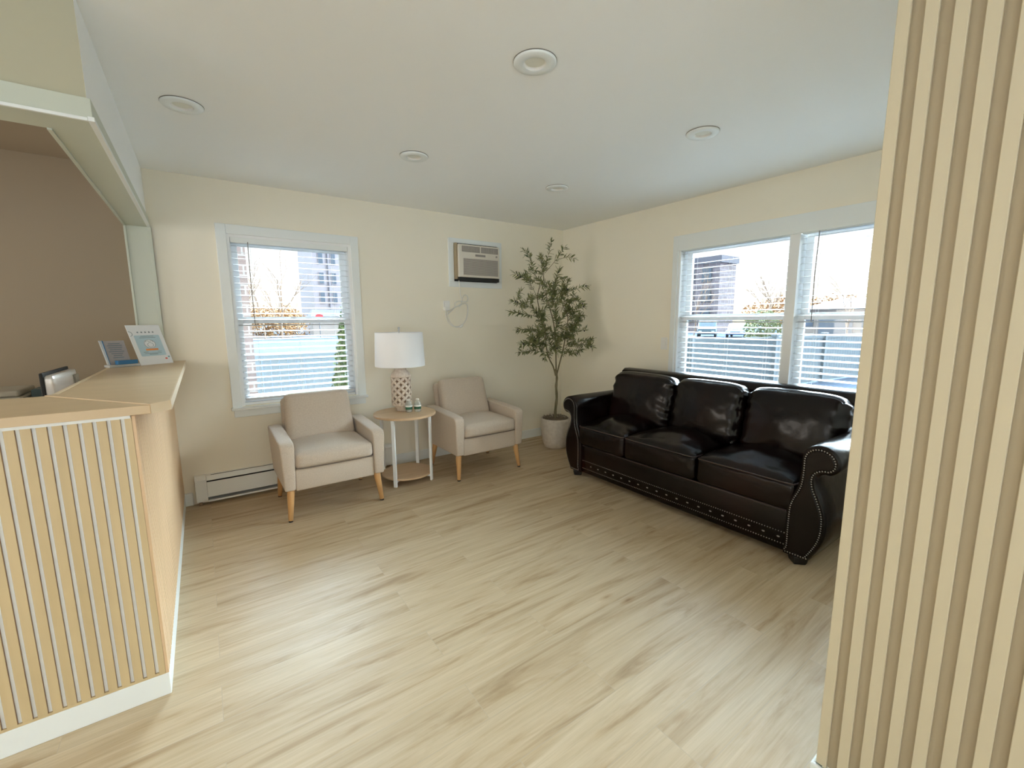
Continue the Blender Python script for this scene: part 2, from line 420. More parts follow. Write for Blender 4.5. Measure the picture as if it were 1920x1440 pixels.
def make_glass():
    m = bpy.data.materials.new('window_glass'); m.use_nodes = True
    nt = m.node_tree; nt.nodes.clear(); N = nt.nodes.new
    o = N('ShaderNodeOutputMaterial'); t = N('ShaderNodeBsdfTransparent'); g = N('ShaderNodeBsdfGlossy'); mx = N('ShaderNodeMixShader'); fr = N('ShaderNodeFresnel')
    t.inputs[0].default_value = (0.93, 0.96, 0.97, 1); g.inputs['Roughness'].default_value = 0.02; fr.inputs[0].default_value = 1.35
    nt.links.new(fr.outputs[0], mx.inputs[0]); nt.links.new(t.outputs[0], mx.inputs[1]); nt.links.new(g.outputs[0], mx.inputs[2]); nt.links.new(mx.outputs[0], o.inputs[0])
    return m
M['glass'] = make_glass()
def clear_plastic(name, tint, body, amount):
    m = bpy.data.materials.new(name); m.use_nodes = True
    nt = m.node_tree; b = nt.nodes['Principled BSDF']; o = nt.nodes['Material Output']; N = nt.nodes.new
    b.inputs['Base Color'].default_value = (*body, 1); b.inputs['Roughness'].default_value = 0.12
    t = N('ShaderNodeBsdfTransparent'); t.inputs[0].default_value = (*tint, 1); mx = N('ShaderNodeMixShader'); mx.inputs[0].default_value = amount
    nt.links.new(t.outputs[0], mx.inputs[1]); nt.links.new(b.outputs[0], mx.inputs[2]); nt.links.new(mx.outputs[0], o.inputs[0])
    return m
M['pet'] = clear_plastic('clear_bottle_plastic', (0.95, 0.97, 0.96), (0.80, 0.84, 0.83), 0.30)
M['acrylic'] = clear_plastic('clear_acrylic', (0.90, 0.95, 0.97), (0.78, 0.84, 0.88), 0.45)

# ------------------------------------------------------------------ shell
H = 2.44
X0, Y0 = -7.2, -6.9
struct('floor', MB().box(X0, 0.15, Y0, 0.15, -0.12, 0.0), M['floor'])
struct('ceiling', MB().box(X0, 0.15, Y0, 0.15, H, H + 0.12), M['ceiling'])
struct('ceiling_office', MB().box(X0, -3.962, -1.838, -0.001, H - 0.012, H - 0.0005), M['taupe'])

# back wall (y = 0 .. 0.15) with the window opening and the air conditioner opening
WX0, WX1, WZ0, WZ1 = -3.385, -2.475, 0.73, 2.055
AX0, AX1, AZ0, AZ1 = -1.465, -0.945, 1.79, 2.165
b = MB()
b.box(-3.95, WX0, 0, 0.15, 0, H).box(WX0, WX1, 0, 0.15, 0, WZ0).box(WX0, WX1, 0, 0.15, WZ1, H)
b.box(WX1, AX0, 0, 0.15, 0, H).box(AX0, AX1, 0, 0.15, 0, AZ0).box(AX0, AX1, 0, 0.15, AZ1, H).box(AX1, 0.15, 0, 0.15, 0, H)
struct('wall_back', b, M['wall'])
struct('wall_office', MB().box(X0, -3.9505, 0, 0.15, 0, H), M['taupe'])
# right wall (x = 0 .. 0.15) with the double window
VY0, VY1, VZ0, VZ1 = -3.50, -1.58, 0.73, 2.055
b = MB()
b.box(0, 0.15, VY1, 0, 0, H).box(0, 0.15, Y0, VY0, 0, H).box(0, 0.15, VY0, VY1, 0, VZ0).box(0, 0.15, VY0, VY1, VZ1, H)
struct('wall_right', b, M['wall'])
# west wall with openings added for the office and hall fill lights
b = MB()
b.box(X0 - 0.12, X0, Y0, -5.7, 0, H).box(X0 - 0.12, X0, -5.7, -3.5, 0, 0.6).box(X0 - 0.12, X0, -5.7, -3.5, 2.4, H).box(X0 - 0.12, X0, -3.5, -1.6, 0, H)
b.box(X0 - 0.12, X0, -1.6, -0.2, 0, 0.9).box(X0 - 0.12, X0, -1.6, -0.2, 2.3, H).box(X0 - 0.12, X0, -0.2, 0.15, 0, H)
struct('wall_left', b, M['wall'])
# hall front wall with an unseen opening added to let in fill light
b = MB()
b.box(X0, -6.1, Y0 - 0.12, Y0, 0, H).box(-2.5, 0.15, Y0 - 0.12, Y0, 0, H).box(-6.1, -2.5, Y0 - 0.12, Y0, 2.42, H).box(-6.1, -2.5, Y0 - 0.12, Y0, 0, 0.08)
struct('wall_front', b, M['wall'])
# the room beside the hall: a solid pier/partition whose west side carries the slatted panel
CX, CY = -2.222, -3.655
b = MB(); b.box(CX, -0.001, Y0, CY, 0, H)
struct('wall_partition', b, M['wall'])

# header (soffit) over the reception counter: side face over the room, front face to the hall
HZ = 2.05
b = MB()
b.box(-3.955, -3.840, -1.975, -0.001, HZ + 0.06, H - 0.001)
struct('wall_header_side', b, M['ceiling'])
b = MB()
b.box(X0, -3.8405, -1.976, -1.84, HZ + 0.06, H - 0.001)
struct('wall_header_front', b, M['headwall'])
# painted timber casing of the header, both arms, and the pilaster on the back wall
b = MB()
b.prism([(X0, -1.99), (-3.83, -1.99), (-3.83, -0.001), (-3.96, -0.001), (-3.96, -1.83), (X0, -1.83)], 'z', HZ, HZ + 0.068)
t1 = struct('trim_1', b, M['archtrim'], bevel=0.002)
b = MB()
b.box(-3.842, -3.8255, -1.9945, -0.001, HZ - 0.004, HZ + 0.010)
b.box(X0, -3.8425, -1.9945, -1.984, HZ - 0.004, HZ + 0.006)
struct('trim_2', b, M['trim'], bevel=0.001)
b = MB()
b.box(-3.966, -3.822, -0.022, -0.0005, 1.06, HZ)
b.box(-3.968, -3.955, -0.030, -0.0005, 1.06, HZ)
b.box(-3.842, -3.822, -0.030, -0.0005, 1.06, HZ)
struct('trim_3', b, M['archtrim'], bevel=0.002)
b = MB(); b.box(-3.968, -3.955, -1.835, -0.03, HZ - 0.006, HZ + 0.012)
struct('trim_4', b, M['archtrim'], bevel=0.001)

# baseboards
struct('baseboard_back', MB().box(-3.82, -3.765, -0.016, -0.0005, 0, 0.1).box(-2.20, -0.016, -0.016, -0.0005, 0, 0.1), M['trim'], bevel=0.004)
struct('baseboard_right', MB().box(-0.016, -0.0005, -3.65, -0.016, 0, 0.1), M['trim'], bevel=0.004)
b = MB(); b.prism([(CX - 0.028, Y0), (CX - 0.0165, Y0), (CX - 0.0165, CY + 0.0125), (-0.017, CY + 0.0125), (-0.017, CY + 0.022), (CX - 0.028, CY + 0.022)], 'z', 0, 0.1)
struct('baseboard_partition', b, M['trim'], bevel=0.004)
struct('baseboard_office', MB().box(X0, -4.0, -0.016, -0.0005, 0, 0.1), M['trim'])

# beige slatted panel on the pier
sp = empty('slat_wall_panel', (CX, CY, 0), 0, 'tall beige painted slatted panel covering the pillar beside the sofa', 'wall panel')
MB().box(-0.003, 0.0, Y0 - CY + 0.02, 0.012, 0.1, H - 0.002).build('backing_board', M['groove'], sp)
b = MB()
y = 0.012
while y > Y0 - CY + 0.05:
    b.box(-0.0145, -0.003, y - 0.0247, y, 0.1, H - 0.002)
    y -= 0.0492
b.build('slats', M['column'], sp, bevel=0.0012, seg=1)

# ------------------------------------------------------------------ windows
def sash(b, g, u0, u1, z0, z1, y, w=0.045, t=0.035, along='x'):
    """one sash frame + pane; u runs along the wall, y is the depth into the wall"""
    def bx(B, a0, a1, c0, c1, d0, d1):
        if along == 'x': B.box(a0, a1, c0, c1, d0, d1)
        else: B.box(c0, c1, a0, a1, d0, d1)
    bx(b, u0, u0 + w, y, y + t, z0, z1); bx(b, u1 - w, u1, y, y + t, z0, z1)
    bx(b, u0 + w, u1 - w, y, y + t, z0, z0 + w); bx(b, u0 + w, u1 - w, y, y + t, z1 - w, z1)
    bx(g, u0 + w, u1 - w, y + t / 2 - 0.002, y + t / 2 + 0.002, z0 + w, z1 - w)

win = tag(empty('window_1', (-2.93, 0.0, 0.73)), kind='structure')
win.location = (0, 0, 0)
b = MB()
b.box(-3.452, -3.385, -0.018, -0.0005, 0.722, 2.125).box(-2.475, -2.408, -0.018, -0.0005, 0.722, 2.125).box(-3.385, -2.475, -0.018, -0.0005, 2.055, 2.125)
b.box(-3.445, -2.415, -0.016, -0.0005, 0.645, 0.705)
b.build('casing', M['trim'], win, bevel=0.003)
MB().box(-3.462, -2.398, -0.045, 0.03, 0.703, 0.725).build('window_stool', M['trim'], win, bevel=0.004)
b = MB(); b.box(WX0, WX0 + 0.02, 0, 0.148, WZ0, WZ1).box(WX1 - 0.02, WX1, 0, 0.148, WZ0, WZ1).box(WX0 + 0.02, WX1 - 0.02, 0.0, 0.148, WZ1 - 0.02, WZ1).box(WX0 + 0.02, WX1 - 0.02, 0.03, 0.148, WZ0, WZ0 + 0.02)
b.build('window_frame', M['vinyl'], win)
for nm, z0, z1, y in (('upper_sash', 1.385, 2.035, 0.105), ('lower_sash', 0.75, 1.425, 0.072)):
    b, g = MB(), MB()
    sash(b, g, WX0 + 0.02, WX1 - 0.02, z0, z1, y, 0.042 if nm == 'lower_sash' else 0.05, 0.03)
    so = b.build('sash', M['vinyl'], win, bevel=0.002)
    g.build('pane', M['glass'], so)
b = MB(); b.box(-2.97, -2.93, 0.065, 0.085, 1.425, 1.437).build('sash_lock', M['vinyl'], win)

win = tag(empty('window_2', (0, 0, 0)), kind='structure')
b = MB()
b.box(-0.018, -0.0005, -1.58, -1.528, 0.722, 2.135).box(-0.018, -0.0005, -3.57, -3.50, 0.722, 2.135).box(-0.018, -0.0005, -3.50, -1.58, 2.0, 2.135)
b.box(-0.016, -0.0005, -3.56, -1.53, 0.645, 0.705)
b.build('casing', M['trim'], win, bevel=0.003)
MB().box(-0.045, 0.03, -3.58, -1.515, 0.703, 0.725).build('window_stool', M['trim'], win, bevel=0.004)
b = MB(); b.box(-0.006, 0.148, -2.572, -2.505, VZ0, 2.0)
b.box(0, 0.148, -1.60, -1.58, VZ0, VZ1).box(0, 0.148, -3.50, -3.48, VZ0, VZ1).box(0.0, 0.148, -3.48, -2.572, WZ1 - 0.02, WZ1).box(0.0, 0.148, -2.505, -1.60, WZ1 - 0.02, WZ1)
b.box(0.03, 0.148, -3.48, -2.572, VZ0, VZ0 + 0.02).box(0.03, 0.148, -2.505, -1.60, VZ0, VZ0 + 0.02)
b.build('window_frame', M['vinyl'], win, bevel=0.002)
for u0, u1 in ((-2.505, -1.60), (-3.48, -2.572)):
    for z0, z1, y, w in ((1.385, 2.035, 0.105, 0.05), (0.75, 1.425, 0.072, 0.042)):
        b, g = MB(), MB()
        sash(b, g, u0, u1, z0, z1, y, w, 0.03, 'y')
        so = b.build('sash', M['vinyl'], win, bevel=0.002)
        g.build('pane', M['glass'], so)

# venetian blinds ------------------------------------------------------------
def blind(loc, rz, width, label, top, ztop=1.995, zbot=0.80, wand=True, head=0.055):
    """local x along the wall, local y into the window"""
    t = empty('window_blind', loc, rz, label, 'blind', 'venetian blinds')
    w = width / 2
    MB().box(-w, w, 0.005, 0.058, ztop, top).build('headrail', M['trim'], t, bevel=0.003)
    b = MB()
    n = int(round((ztop - zbot) / 0.0466))
    for i in range(n):
        z = ztop - 0.02 - i * 0.0466
        # gently crowned slat
        pts = [(-0.0245, -0.0008), (-0.012, 0.0006), (0, 0.0010), (0.012, 0.0006), (0.0245, -0.0008), (0.0245, -0.0026), (0, -0.0008), (-0.0245, -0.0026)]
        b.prism([(0.032 + u * 0.989 - v * 0.148, z + v * 0.989 + u * 0.148) for u, v in pts], 'x', -w + 0.006, w - 0.006)
    b.build('slats', M['blind'], t)
    MB().box(-w + 0.006, w - 0.006, 0.008, 0.056, zbot - 0.03, zbot - 0.012).build('bottom_rail', M['blind'], t, bevel=0.003)
    b = MB()
    for x in (-w + 0.13, 0.0, w - 0.13):
        for yy in (0.0065, 0.0575):
            b.tube([(x, yy, zbot - 0.02), (x, yy, ztop + 0.005)], 0.0009, 5)
    b.build('ladder_cord', M['cord'], t)
    if wand:
        MB().tube([(-w + 0.115, -0.004, ztop + 0.01), (-w + 0.112, -0.012, ztop - 0.3), (-w + 0.116, -0.012, 1.37)], 0.0032, 8).build('tilt_wand', M['wand'], t, smooth=True)
    return t
blind((-2.93, 0, 0), 0, 0.865, 'white venetian blind in the window behind the armchair', 2.05)
blind((0, -2.0525, 0), -PI / 2, 0.90, 'white venetian blind in the corner-side half of the double window', 2.03, wand=False)
blind((0, -3.026, 0), -PI / 2, 0.90, 'white venetian blind with a dark wand, beside the slatted pillar', 2.03)

# ------------------------------------------------------------------ recessed ceiling lights
rl = None
for i, (x, y, lab) in enumerate(((-3.58, -1.25, 'white recessed ceiling light close to the reception header'), (-2.39, -2.50, 'white recessed ceiling light in the middle, largest in view'), (-2.39, -1.25, 'white recessed ceiling light above the first armchair'),
                            (-1.18, -2.50, 'white recessed ceiling light nearest the double window'), (-1.18, -1.25, 'white recessed ceiling light nearest the room corner'))):
    if rl is None:
        rl = empty('recessed_light', (x, y, H), 0, lab, 'ceiling light', 'recessed ceiling lights')
        MB().lathe([(0.088, -0.0005), (0.088, -0.006), (0.083, -0.0115), (0.050, -0.0125), (0.046, -0.010)], n=48, cap=False).build('trim_ring', M['trim'], rl, smooth=True)
        MB().lathe([(0.046, -0.010), (0.044, -0.002), (0.040, -0.001)], n=48, cap=False).build('reflector', M['plastic'], rl, smooth=True)
        MB().lathe([(0.040, -0.0015), (0.0405, -0.0005)], n=48).build('lens', mat('frosted_lens', (0.74, 0.75, 0.68), 0.5), rl)
        MB().lathe([(0.0892, -0.0002), (0.0890, -0.0035), (0.086, -0.0035)], n=48, cap=False).build('gasket', mat('grey_gasket', (0.18, 0.17, 0.15), 0.7), rl, label='dark gasket ring')
    else:
        o = copy_tree(rl); o.location = (x, y, H); o['label'] = lab

# ------------------------------------------------------------------ reception counter
ct = empty('reception_counter', (-3.815, -2.083, 0), 0, 'L-shaped reception counter with oak slats over white', 'counter')
TZ = 1.078
b = MB()
b.box(-1.9, -0.010, 0.0078, 0.14, 0.0, TZ).box(-0.14, -0.010, 0.14, 2.081, 0.0, TZ)
b.build('counter_body', M['cback'], ct)
MB().box(-1.9, 0.0, 0.0, 0.0075, 0.0, 0.088).box(-0.0095, 0.0, 0.0076, 2.082, 0.0, 0.088).build('plinth', M['trim'], ct, bevel=0.002, label='white plinth')
b = MB()
core = MB()
k = 0
x = -0.0285
cen = -3.849 + 3.815
while cen > -1.88:
    # oak slat lies between two white gaps (gap centre cen, width .0117)
    b.box(cen - 0.0351 + 0.0058, cen - 0.0058, 0.0, 0.0025, 0.098, TZ - 0.008)
    core.box(cen - 0.0351 + 0.0050, cen - 0.0050, 0.0026, 0.0075, 0.098, TZ - 0.008)
    cen -= 0.0351
b.box(-0.0285, -0.0100, 0.0, 0.0075, 0.088, TZ)
b.box(-1.9, -0.0290, 0.0005, 0.0075, 0.0885, 0.098)
b.build('front_slats', M['cwood'], ct, bevel=0.0004, seg=1)
core.build('slat_cores', M['slatside'], ct, label='brown core edges of the slats')
MB().box(-1.9, -0.012, -0.006, -0.0002, TZ - 0.008, TZ + 0.004).build('top_batten', M['trim'], ct, label='white strip under the counter top')
b = MB()
y = 0.012
b.box(-0.0095, 0.0, 0.0, 0.011, 0.088, TZ)
while y < 2.06:
    b.box(-0.0095, 0.0, y + 0.005, y + 0.026, 0.088, TZ)
    y += 0.031
b.build('side_slats', M['cside'], ct, bevel=0.0008, seg=1)
MB().box(-0.0094, -0.004, 0.010, 2.08, 0.088, TZ).build('side_backing', M['slatside'], ct)

tp = empty('countertop', (-3.815, -2.083, TZ + 0.004), 0, 'light oak counter top wrapping the reception counter corner', 'countertop')
T0, T1 = 0.0, 0.034
MB().prism([(-1.9, -0.02), (0.045, -0.02), (-0.31, 0.47), (-1.9, 0.47)], 'z', T0, T1 - 0.0035).build('front_top', M['ctop'], tp, bevel=0.001)
MB().prism([(0.046, -0.02), (0.098, 0.03), (0.098, 2.080), (-0.285, 2.080), (-0.285, 0.47), (-0.309, 0.47)], 'z', T0, T1).build('side_top', M['ctop'], tp, bevel=0.001)
b = MB()
b.prism([(0.098, 0.03), (0.101, 0.03), (0.101, 2.080), (0.098, 2.080)], 'z', T0, T1 + 0.0004)
b.prism([(-0.289, 0.47), (-0.285, 0.47), (-0.285, 2.080), (-0.289, 2.080)], 'z', T0, T1 + 0.0008)
b.prism([(-0.285, 0.474), (-0.285, 2.080), (-0.272, 2.080), (-0.272, 0.474)], 'z', T1, T1 + 0.0012)
b.prism([(0.046, -0.0205), (0.0985, 0.0295), (0.100, 0.0295), (0.047, -0.0225)], 'z', T0, T1 + 0.0002)
b.build('edge_band', M['cedge'], tp)
CT = TZ + 0.004 + T1

# poster standing on the counter, leaning back
po = empty('counter_sign', (-3.86, -0.245, CT), 0, 'white counter sign with pale blue panel and orange bar', 'sign')
po.rotation_euler = (math.radians(-20), 0, math.radians(41))
po.scale = (1.234, 1, 1.015)
MB().hexa([(-0.03, 0.0032, 0.20), (0.03, 0.0032, 0.20), (0.03, 0.006, 0.20), (-0.03, 0.006, 0.20), (-0.03, 0.085, 0.034), (0.03, 0.085, 0.034), (0.03, 0.088, 0.034), (-0.03, 0.088, 0.034)]).build('easel_back', M['card'], po)
PW, PH = 0.175, 0.275
MB().box(-PW / 2, PW / 2, 0.0, 0.003, 0.001, PH).build('card', M['card'], po)
MB().prism([(-0.062, 0.060), (0.062, 0.060), (0.066, 0.064), (0.066, 0.200), (0.062, 0.204), (-0.062, 0.204), (-0.066, 0.200), (-0.066, 0.064)], 'y', -0.0006, 0.0).build('printed_panel', M['paleblue'], po, label='pale blue printed panel')
b = MB()
for i in range(5):
    cx = -0.040 + i * 0.020
    pts = []
    for k in range(10):
        r = 0.0065 if k % 2 == 0 else 0.003
        a = PI / 2 + k * PI / 5
        pts.append((cx + r * math.cos(a), 0.225 + r * math.sin(a)))
    b.prism(pts, 'y', -0.0008, 0.0)
b.build('star_row', M['ink'], po, label='row of five small dark stars')
b = MB()
for (x0, x1, z) in ((-0.034, 0.034, 0.197), (-0.042, 0.042, 0.187), (-0.048, -0.024, 0.088), (0.026, 0.048, 0.088), (-0.046, 0.044, 0.078), (-0.022, 0.022, 0.071)):
    b.box(x0, x1, -0.0012, -0.0006, z - 0.0012, z + 0.0012)
b.build('text_lines', M['ink'], po, label='thin lines of small print')
b = MB()
ring = lambda R, r0, a0=0, a1=2 * PI, cx=0.0, cz=0.0: [(cx + R * math.cos(a0 + (a1 - a0) * i / 28), cz + R * math.sin(a0 + (a1 - a0) * i / 28)) for i in range(29)]
MB().prism(ring(0.031, 0, 0, 2 * PI * 0.999, 0.0, 0.143)[:-1], 'y', -0.0009, -0.0003).build('badge_disc', M['card'], po)
b.tube([(x, -0.0012, z) for x, z in ring(0.029, 0, 0, 2 * PI, 0.0, 0.143)], 0.0009, 5)
b.tube([(x, -0.0012, z) for x, z in ring(0.015, 0, 0, 2 * PI, 0.002, 0.136)], 0.0008, 5)
b.tube([(x, -0.0012, z) for x, z in ring(0.009, 0, 0, PI, -0.010, 0.156)], 0.0008, 5)
b.tube([(x, -0.0012, z) for x, z in ring(0.008, 0, 0, PI, 0.012, 0.156)], 0.0008, 5)
b.build('badge_drawing', M['ink'], po, label='round line drawing')
MB().box(-0.031, 0.033, -0.0014, -0.0006, 0.098, 0.110).build('orange_bar', M['orange'], po, label='orange bar')
b = MB(); b.tube([(x, -0.0006, z) for x, z in ring(0.017, 0, -1.3, 1.5, -0.087, 0.215)], 0.0013, 5)
b.build('corner_arc', M['ink'], po)
MB().ball((0.058, -0.0004, 0.036), 0.007, 12, (1, 0.1, 0.85)).build('red_mark', M['red'], po, label='small coral mark')
MB().ball((0.075, -0.0004, 0.047), 0.006, 12, (1, 0.1, 0.9)).build('teal_mark', M['tealprint'], po, label='small teal mark')

# acrylic holder with a card
ac = empty('acrylic_card_holder', (-4.045, -0.31, CT), math.radians(30), 'clear acrylic holder with a grey printed card, beside the white counter sign', 'card holder')
b = MB(); b.prism([(-0.075, -0.05), (0.085, -0.05), (0.092, 0.03), (-0.07, 0.03)], 'z', 0.0, 0.016)
b.build('base', M['acrylic'], ac, bevel=0.003)
MB().box(-0.030, 0.078, -0.046, -0.01, 0.0165, 0.042).build('card_pocket', M['acrylicblue'], ac, bevel=0.002, label='blue pocket')
MB().hexa([(-0.052, -0.002, 0.017), (0.062, -0.002, 0.017), (0.062, 0.004, 0.017), (-0.052, 0.004, 0.017), (-0.066, 0.030, 0.165), (0.048, 0.030, 0.165), (0.048, 0.036, 0.165), (-0.066, 0.036, 0.165)]).build('printed_card', M['cardgrey'], ac)
b = MB()
for i in range(8):
    t = 0.88 - i * 0.085
    z = 0.017 + 0.148 * t; yy = -0.003 + 0.032 * t; cx = 0.005 - 0.014 * t
    w = (0.030, 0.038, 0.036, 0.030, 0.040, 0.030, 0.022, 0.028)[i]
    b.box(cx - w, cx + w, yy - 0.0012, yy - 0.0002, z - 0.002, z + 0.002)
b.build('text_lines', M['ink'], ac)
MB().hexa([(-0.062, -0.006, 0.017), (-0.053, -0.006, 0.017), (-0.053, 0.010, 0.017), (-0.062, 0.010, 0.017), (-0.078, 0.026, 0.168), (-0.067, 0.026, 0.168), (-0.067, 0.042, 0.168), (-0.078, 0.042, 0.168)]).build('acrylic_edge', M['acrylic'], ac)
MB().hexa([(-0.0525, -0.006, 0.017), (-0.050, -0.006, 0.017), (-0.050, 0.010, 0.017), (-0.0525, 0.010, 0.017), (-0.0665, 0.026, 0.168), (-0.062, 0.026, 0.168), (-0.062, 0.042, 0.168), (-0.0665, 0.042, 0.168)]).build('blue_edge', M['acrylicblue'], ac)

# office things behind the counter
de = empty('office_desk', (-4.9, -0.75, 0), 0, 'work desk behind the reception counter', 'desk')
MB().box(-0.9, 0.72, -0.82, 0.72, 0.71, 0.74).build('desk_top', M['ctop'], de, bevel=0.003)
for sx, sy in ((-0.87, -0.79), (0.67, -0.79), (-0.87, 0.69), (0.67, 0.69)):
    MB().box(sx, sx + 0.04, sy, sy + 0.04 if sy < 0 else sy + 0.02, 0, 0.709).build('leg', M['whitemetal'], de)
mo = empty('monitor', (-4.215, -0.945, 0.7405), math.radians(88), 'computer monitor seen from its silver back, over the counter edge', 'monitor')
MB().box(-0.205, 0.205, -0.003, 0.010, 0.105, 0.425).build('screen', M['black'], mo, bevel=0.004)
MB().pad((0.40, 0.035, 0.30), 0.012, (0, 0.012, 0), 10, at=(0.0, -0.018, 0.262)).build('back_shell', M['screen'], mo, smooth=True, label='silver back shell')
MB().box(-0.03, 0.03, -0.045, -0.01, 0.012, 0.15).build('stand', M['black'], mo)
MB().lathe([(0.11, 0.0), (0.11, 0.008), (0.03, 0.013)], n=24).build('base', M['black'], mo)
MB().box(0.10, 0.165, -0.048, -0.036, 0.34, 0.385).build('rating_label', M['greyplastic'], mo, label='grey sticker')
pr = empty('desk_printer', (-4.62, -0.35, 0.7405), 0, 'low grey office machine behind the counter', 'printer')
MB().box(-0.22, 0.18, -0.17, 0.17, 0.0, 0.25).build('body', M['greyplastic'], pr, bevel=0.012)
MB().box(-0.20, 0.16, -0.15, 0.15, 0.2505, 0.285).build('lid', M['greyplastic'], pr, bevel=0.01)
MB().box(-0.04, -0.01, -0.178, -0.1705, 0.18, 0.205).build('button', M['black'], pr)
MB().box(-4.425, -4.215, -0.45, -0.30, 0.741, 1.02).build('file_box', M['teal'], None, bevel=0.003)
tag(bpy.data.objects['file_box'], 'dark teal box between the monitor and the grey machine', 'box')

# ------------------------------------------------------------------ armchairs
def make_armchair(loc, label, rz=0):
    t = empty('armchair', loc, rz, label, 'armchair', 'beige armchairs')
    # origin: floor, centre of width, front face at y = -0.30 ; rear about y = 0.33
    def prof():
        return [(-0.300, 0.228), (-0.305, 0.40), (-0.308, 0.515), (-0.300, 0.548), (-0.275, 0.566), (-0.20, 0.573), (0.0, 0.583), (0.20, 0.590), (0.285, 0.592), (0.300, 0.575), (0.300, 0.40), (0.290, 0.228)]
    for s in (-1, 1):
        b = MB()
        rings = []
        for (xt, xb) in ((0.268, 0.278), (0.364, 0.348)):
            rings.append([(s * (xb + (xt - xb) * (z - 0.228) / 0.36), y, z) for y, z in prof()])
        b.rings(rings if s > 0 else rings[::-1])
        b.build('arm', M['fabric'], t, smooth=True, bevel=0.013, seg=3)
    MB().box(-0.2765, 0.2765, -0.288, 0.27, 0.215, 0.372).build('seat_frame', M['fabric'], t, smooth=True, bevel=0.012, seg=3)
    MB().pad((0.545, 0.56, 0.115), 0.035, (0.030, 0.012, 0.0), 14, at=(0, -0.028, 0.428)).build('seat_cushion', M['fabric'], t, smooth=True)
    b = MB()
    b.tube(catmull([(-0.268, -0.298, 0.380), (-0.20, -0.305, 0.377), (0, -0.306, 0.376), (0.20, -0.305, 0.377), (0.268, -0.298, 0.380)], 4), 0.0035, 6)
    b.build('seam', M['seam'], t, smooth=True)
    lean = Matrix.Translation((0, 0.13, 0.455)) @ Matrix.Rotation(math.radians(-17), 4, 'X')
    MB().pad((0.505, 0.105, 0.40), 0.045, (0, 0.012, 0.0), 14, fn=lambda p, u, v, w: Vector((p.x * (1 - 0.03 * w), p.y, p.z)), at=(0, 0.01, 0.195)).xf(lean).build('back_cushion', M['fabric'], t, smooth=True)
    MB().pad((0.525, 0.075, 0.52), 0.03, (0, 0.0, 0.0), 12, fn=lambda p, u, v, w: Vector((p.x * (1 - 0.03 * w), p.y, p.z)), at=(0, 0.105, 0.120)).xf(lean).build('backrest', M['fabric'], t, smooth=True)
    for (x, y, dx, dy) in ((-0.305, -0.245, -0.020, -0.035), (0.305, -0.245, 0.020, -0.035), (-0.305, 0.225, -0.015, 0.05), (0.305, 0.225, 0.015, 0.05)):
        lg = MB().tube([(x, y, 0.232), (x + dx * 0.1, y + dy * 0.1, 0.20), (x + dx, y + dy, 0.010)], [0.025, 0.025, 0.0155], 20).build('leg', M['beech'], t, smooth=True)
        MB().tube([(x + dx, y + dy, 0.010), (x + dx, y + dy, 0.0)], [0.0145, 0.0140], 16).build('glide', M['rubber'], lg)
    return t
ch = make_armchair((-2.880, -0.49, 0), 'beige fabric armchair in front of the window')
c2 = copy_tree(ch); c2.location = (-1.545, -0.49, 0); c2['label'] = 'beige fabric armchair between the side table and the potted tree'

# ------------------------------------------------------------------ round side table
st = empty('side_table', (-2.205, -0.425, 0), 0, 'round oak side table with white metal legs between the armchairs', 'side table')
MB().lathe([(0.262, 0.582), (0.266, 0.584), (0.266, 0.600), (0.262, 0.603)], n=64).build('table_top', M['tabletop'], st, bevel=0.001)
MB().lathe([(0.215, 0.052), (0.218, 0.054), (0.218, 0.066), (0.215, 0.068)], n=64).build('shelf', M['tabletop'], st)
for a in (-137, -48, 43, 132):
    ca, sa = math.cos(math.radians(a)), math.sin(math.radians(a))
    b = MB()
    b.hexa([(ca * r - sa * s, sa * r + ca * s, z) for z in (0.0, 0.581) for r, s in ((0.222, -0.0145), (0.240, -0.0145), (0.240, 0.0145), (0.222, 0.0145))])
    b.build('leg', M['whitemetal'], st, bevel=0.002)
for a, zlift in ((-137, 0), (-48, 0.0002)):
    ca, sa = math.cos(math.radians(a)), math.sin(math.radians(a))
    for z in (0.036, 0.562):
        b = MB()
        b.hexa([(ca * r - sa * s, sa * r + ca * s, zz) for zz in (z, z + 0.0155) for r, s in ((-0.222, -0.010 ), (0.222, -0.010), (0.222, 0.010), (-0.222, 0.010))])
        b.build('cross_brace', M['whitemetal'], st)

# ------------------------------------------------------------------ table lamp
tl = empty('table_lamp', (-2.195, -0.34, 0.604), 0, 'table lamp with a white drum shade and carved lattice base', 'lamp')
MB().lathe([(0.048, 0.0), (0.050, 0.006), (0.050, 0.020), (0.062, 0.034), (0.080, 0.070)], n=48, cap=True).build('foot', M['lampwood'], tl, smooth=True)
MB().lathe([(0.070, 0.060), (0.0705, 0.30)], n=40, cap=False).build('shade_liner', M['lampdark'], tl, smooth=True, label='dark liner painted as the shaded hollow behind the lattice')
MB().lathe([(0.0835, 0.300), (0.0875, 0.305), (0.0875, 0.316), (0.075, 0.340), (0.052, 0.364), (0.049, 0.376), (0.049, 0.392), (0.02, 0.396)], n=48).build('shoulder', M['lampwood'], tl, smooth=True)
b = MB()
NC = 8
S = 2 * PI * 0.085 / NC
def cyl(u, z, r): 
    a = u / 0.085
    return (r * math.cos(a), r * math.sin(a), z)
rows = 4
z00 = 0.058
zs = (0.300 - z00) / rows
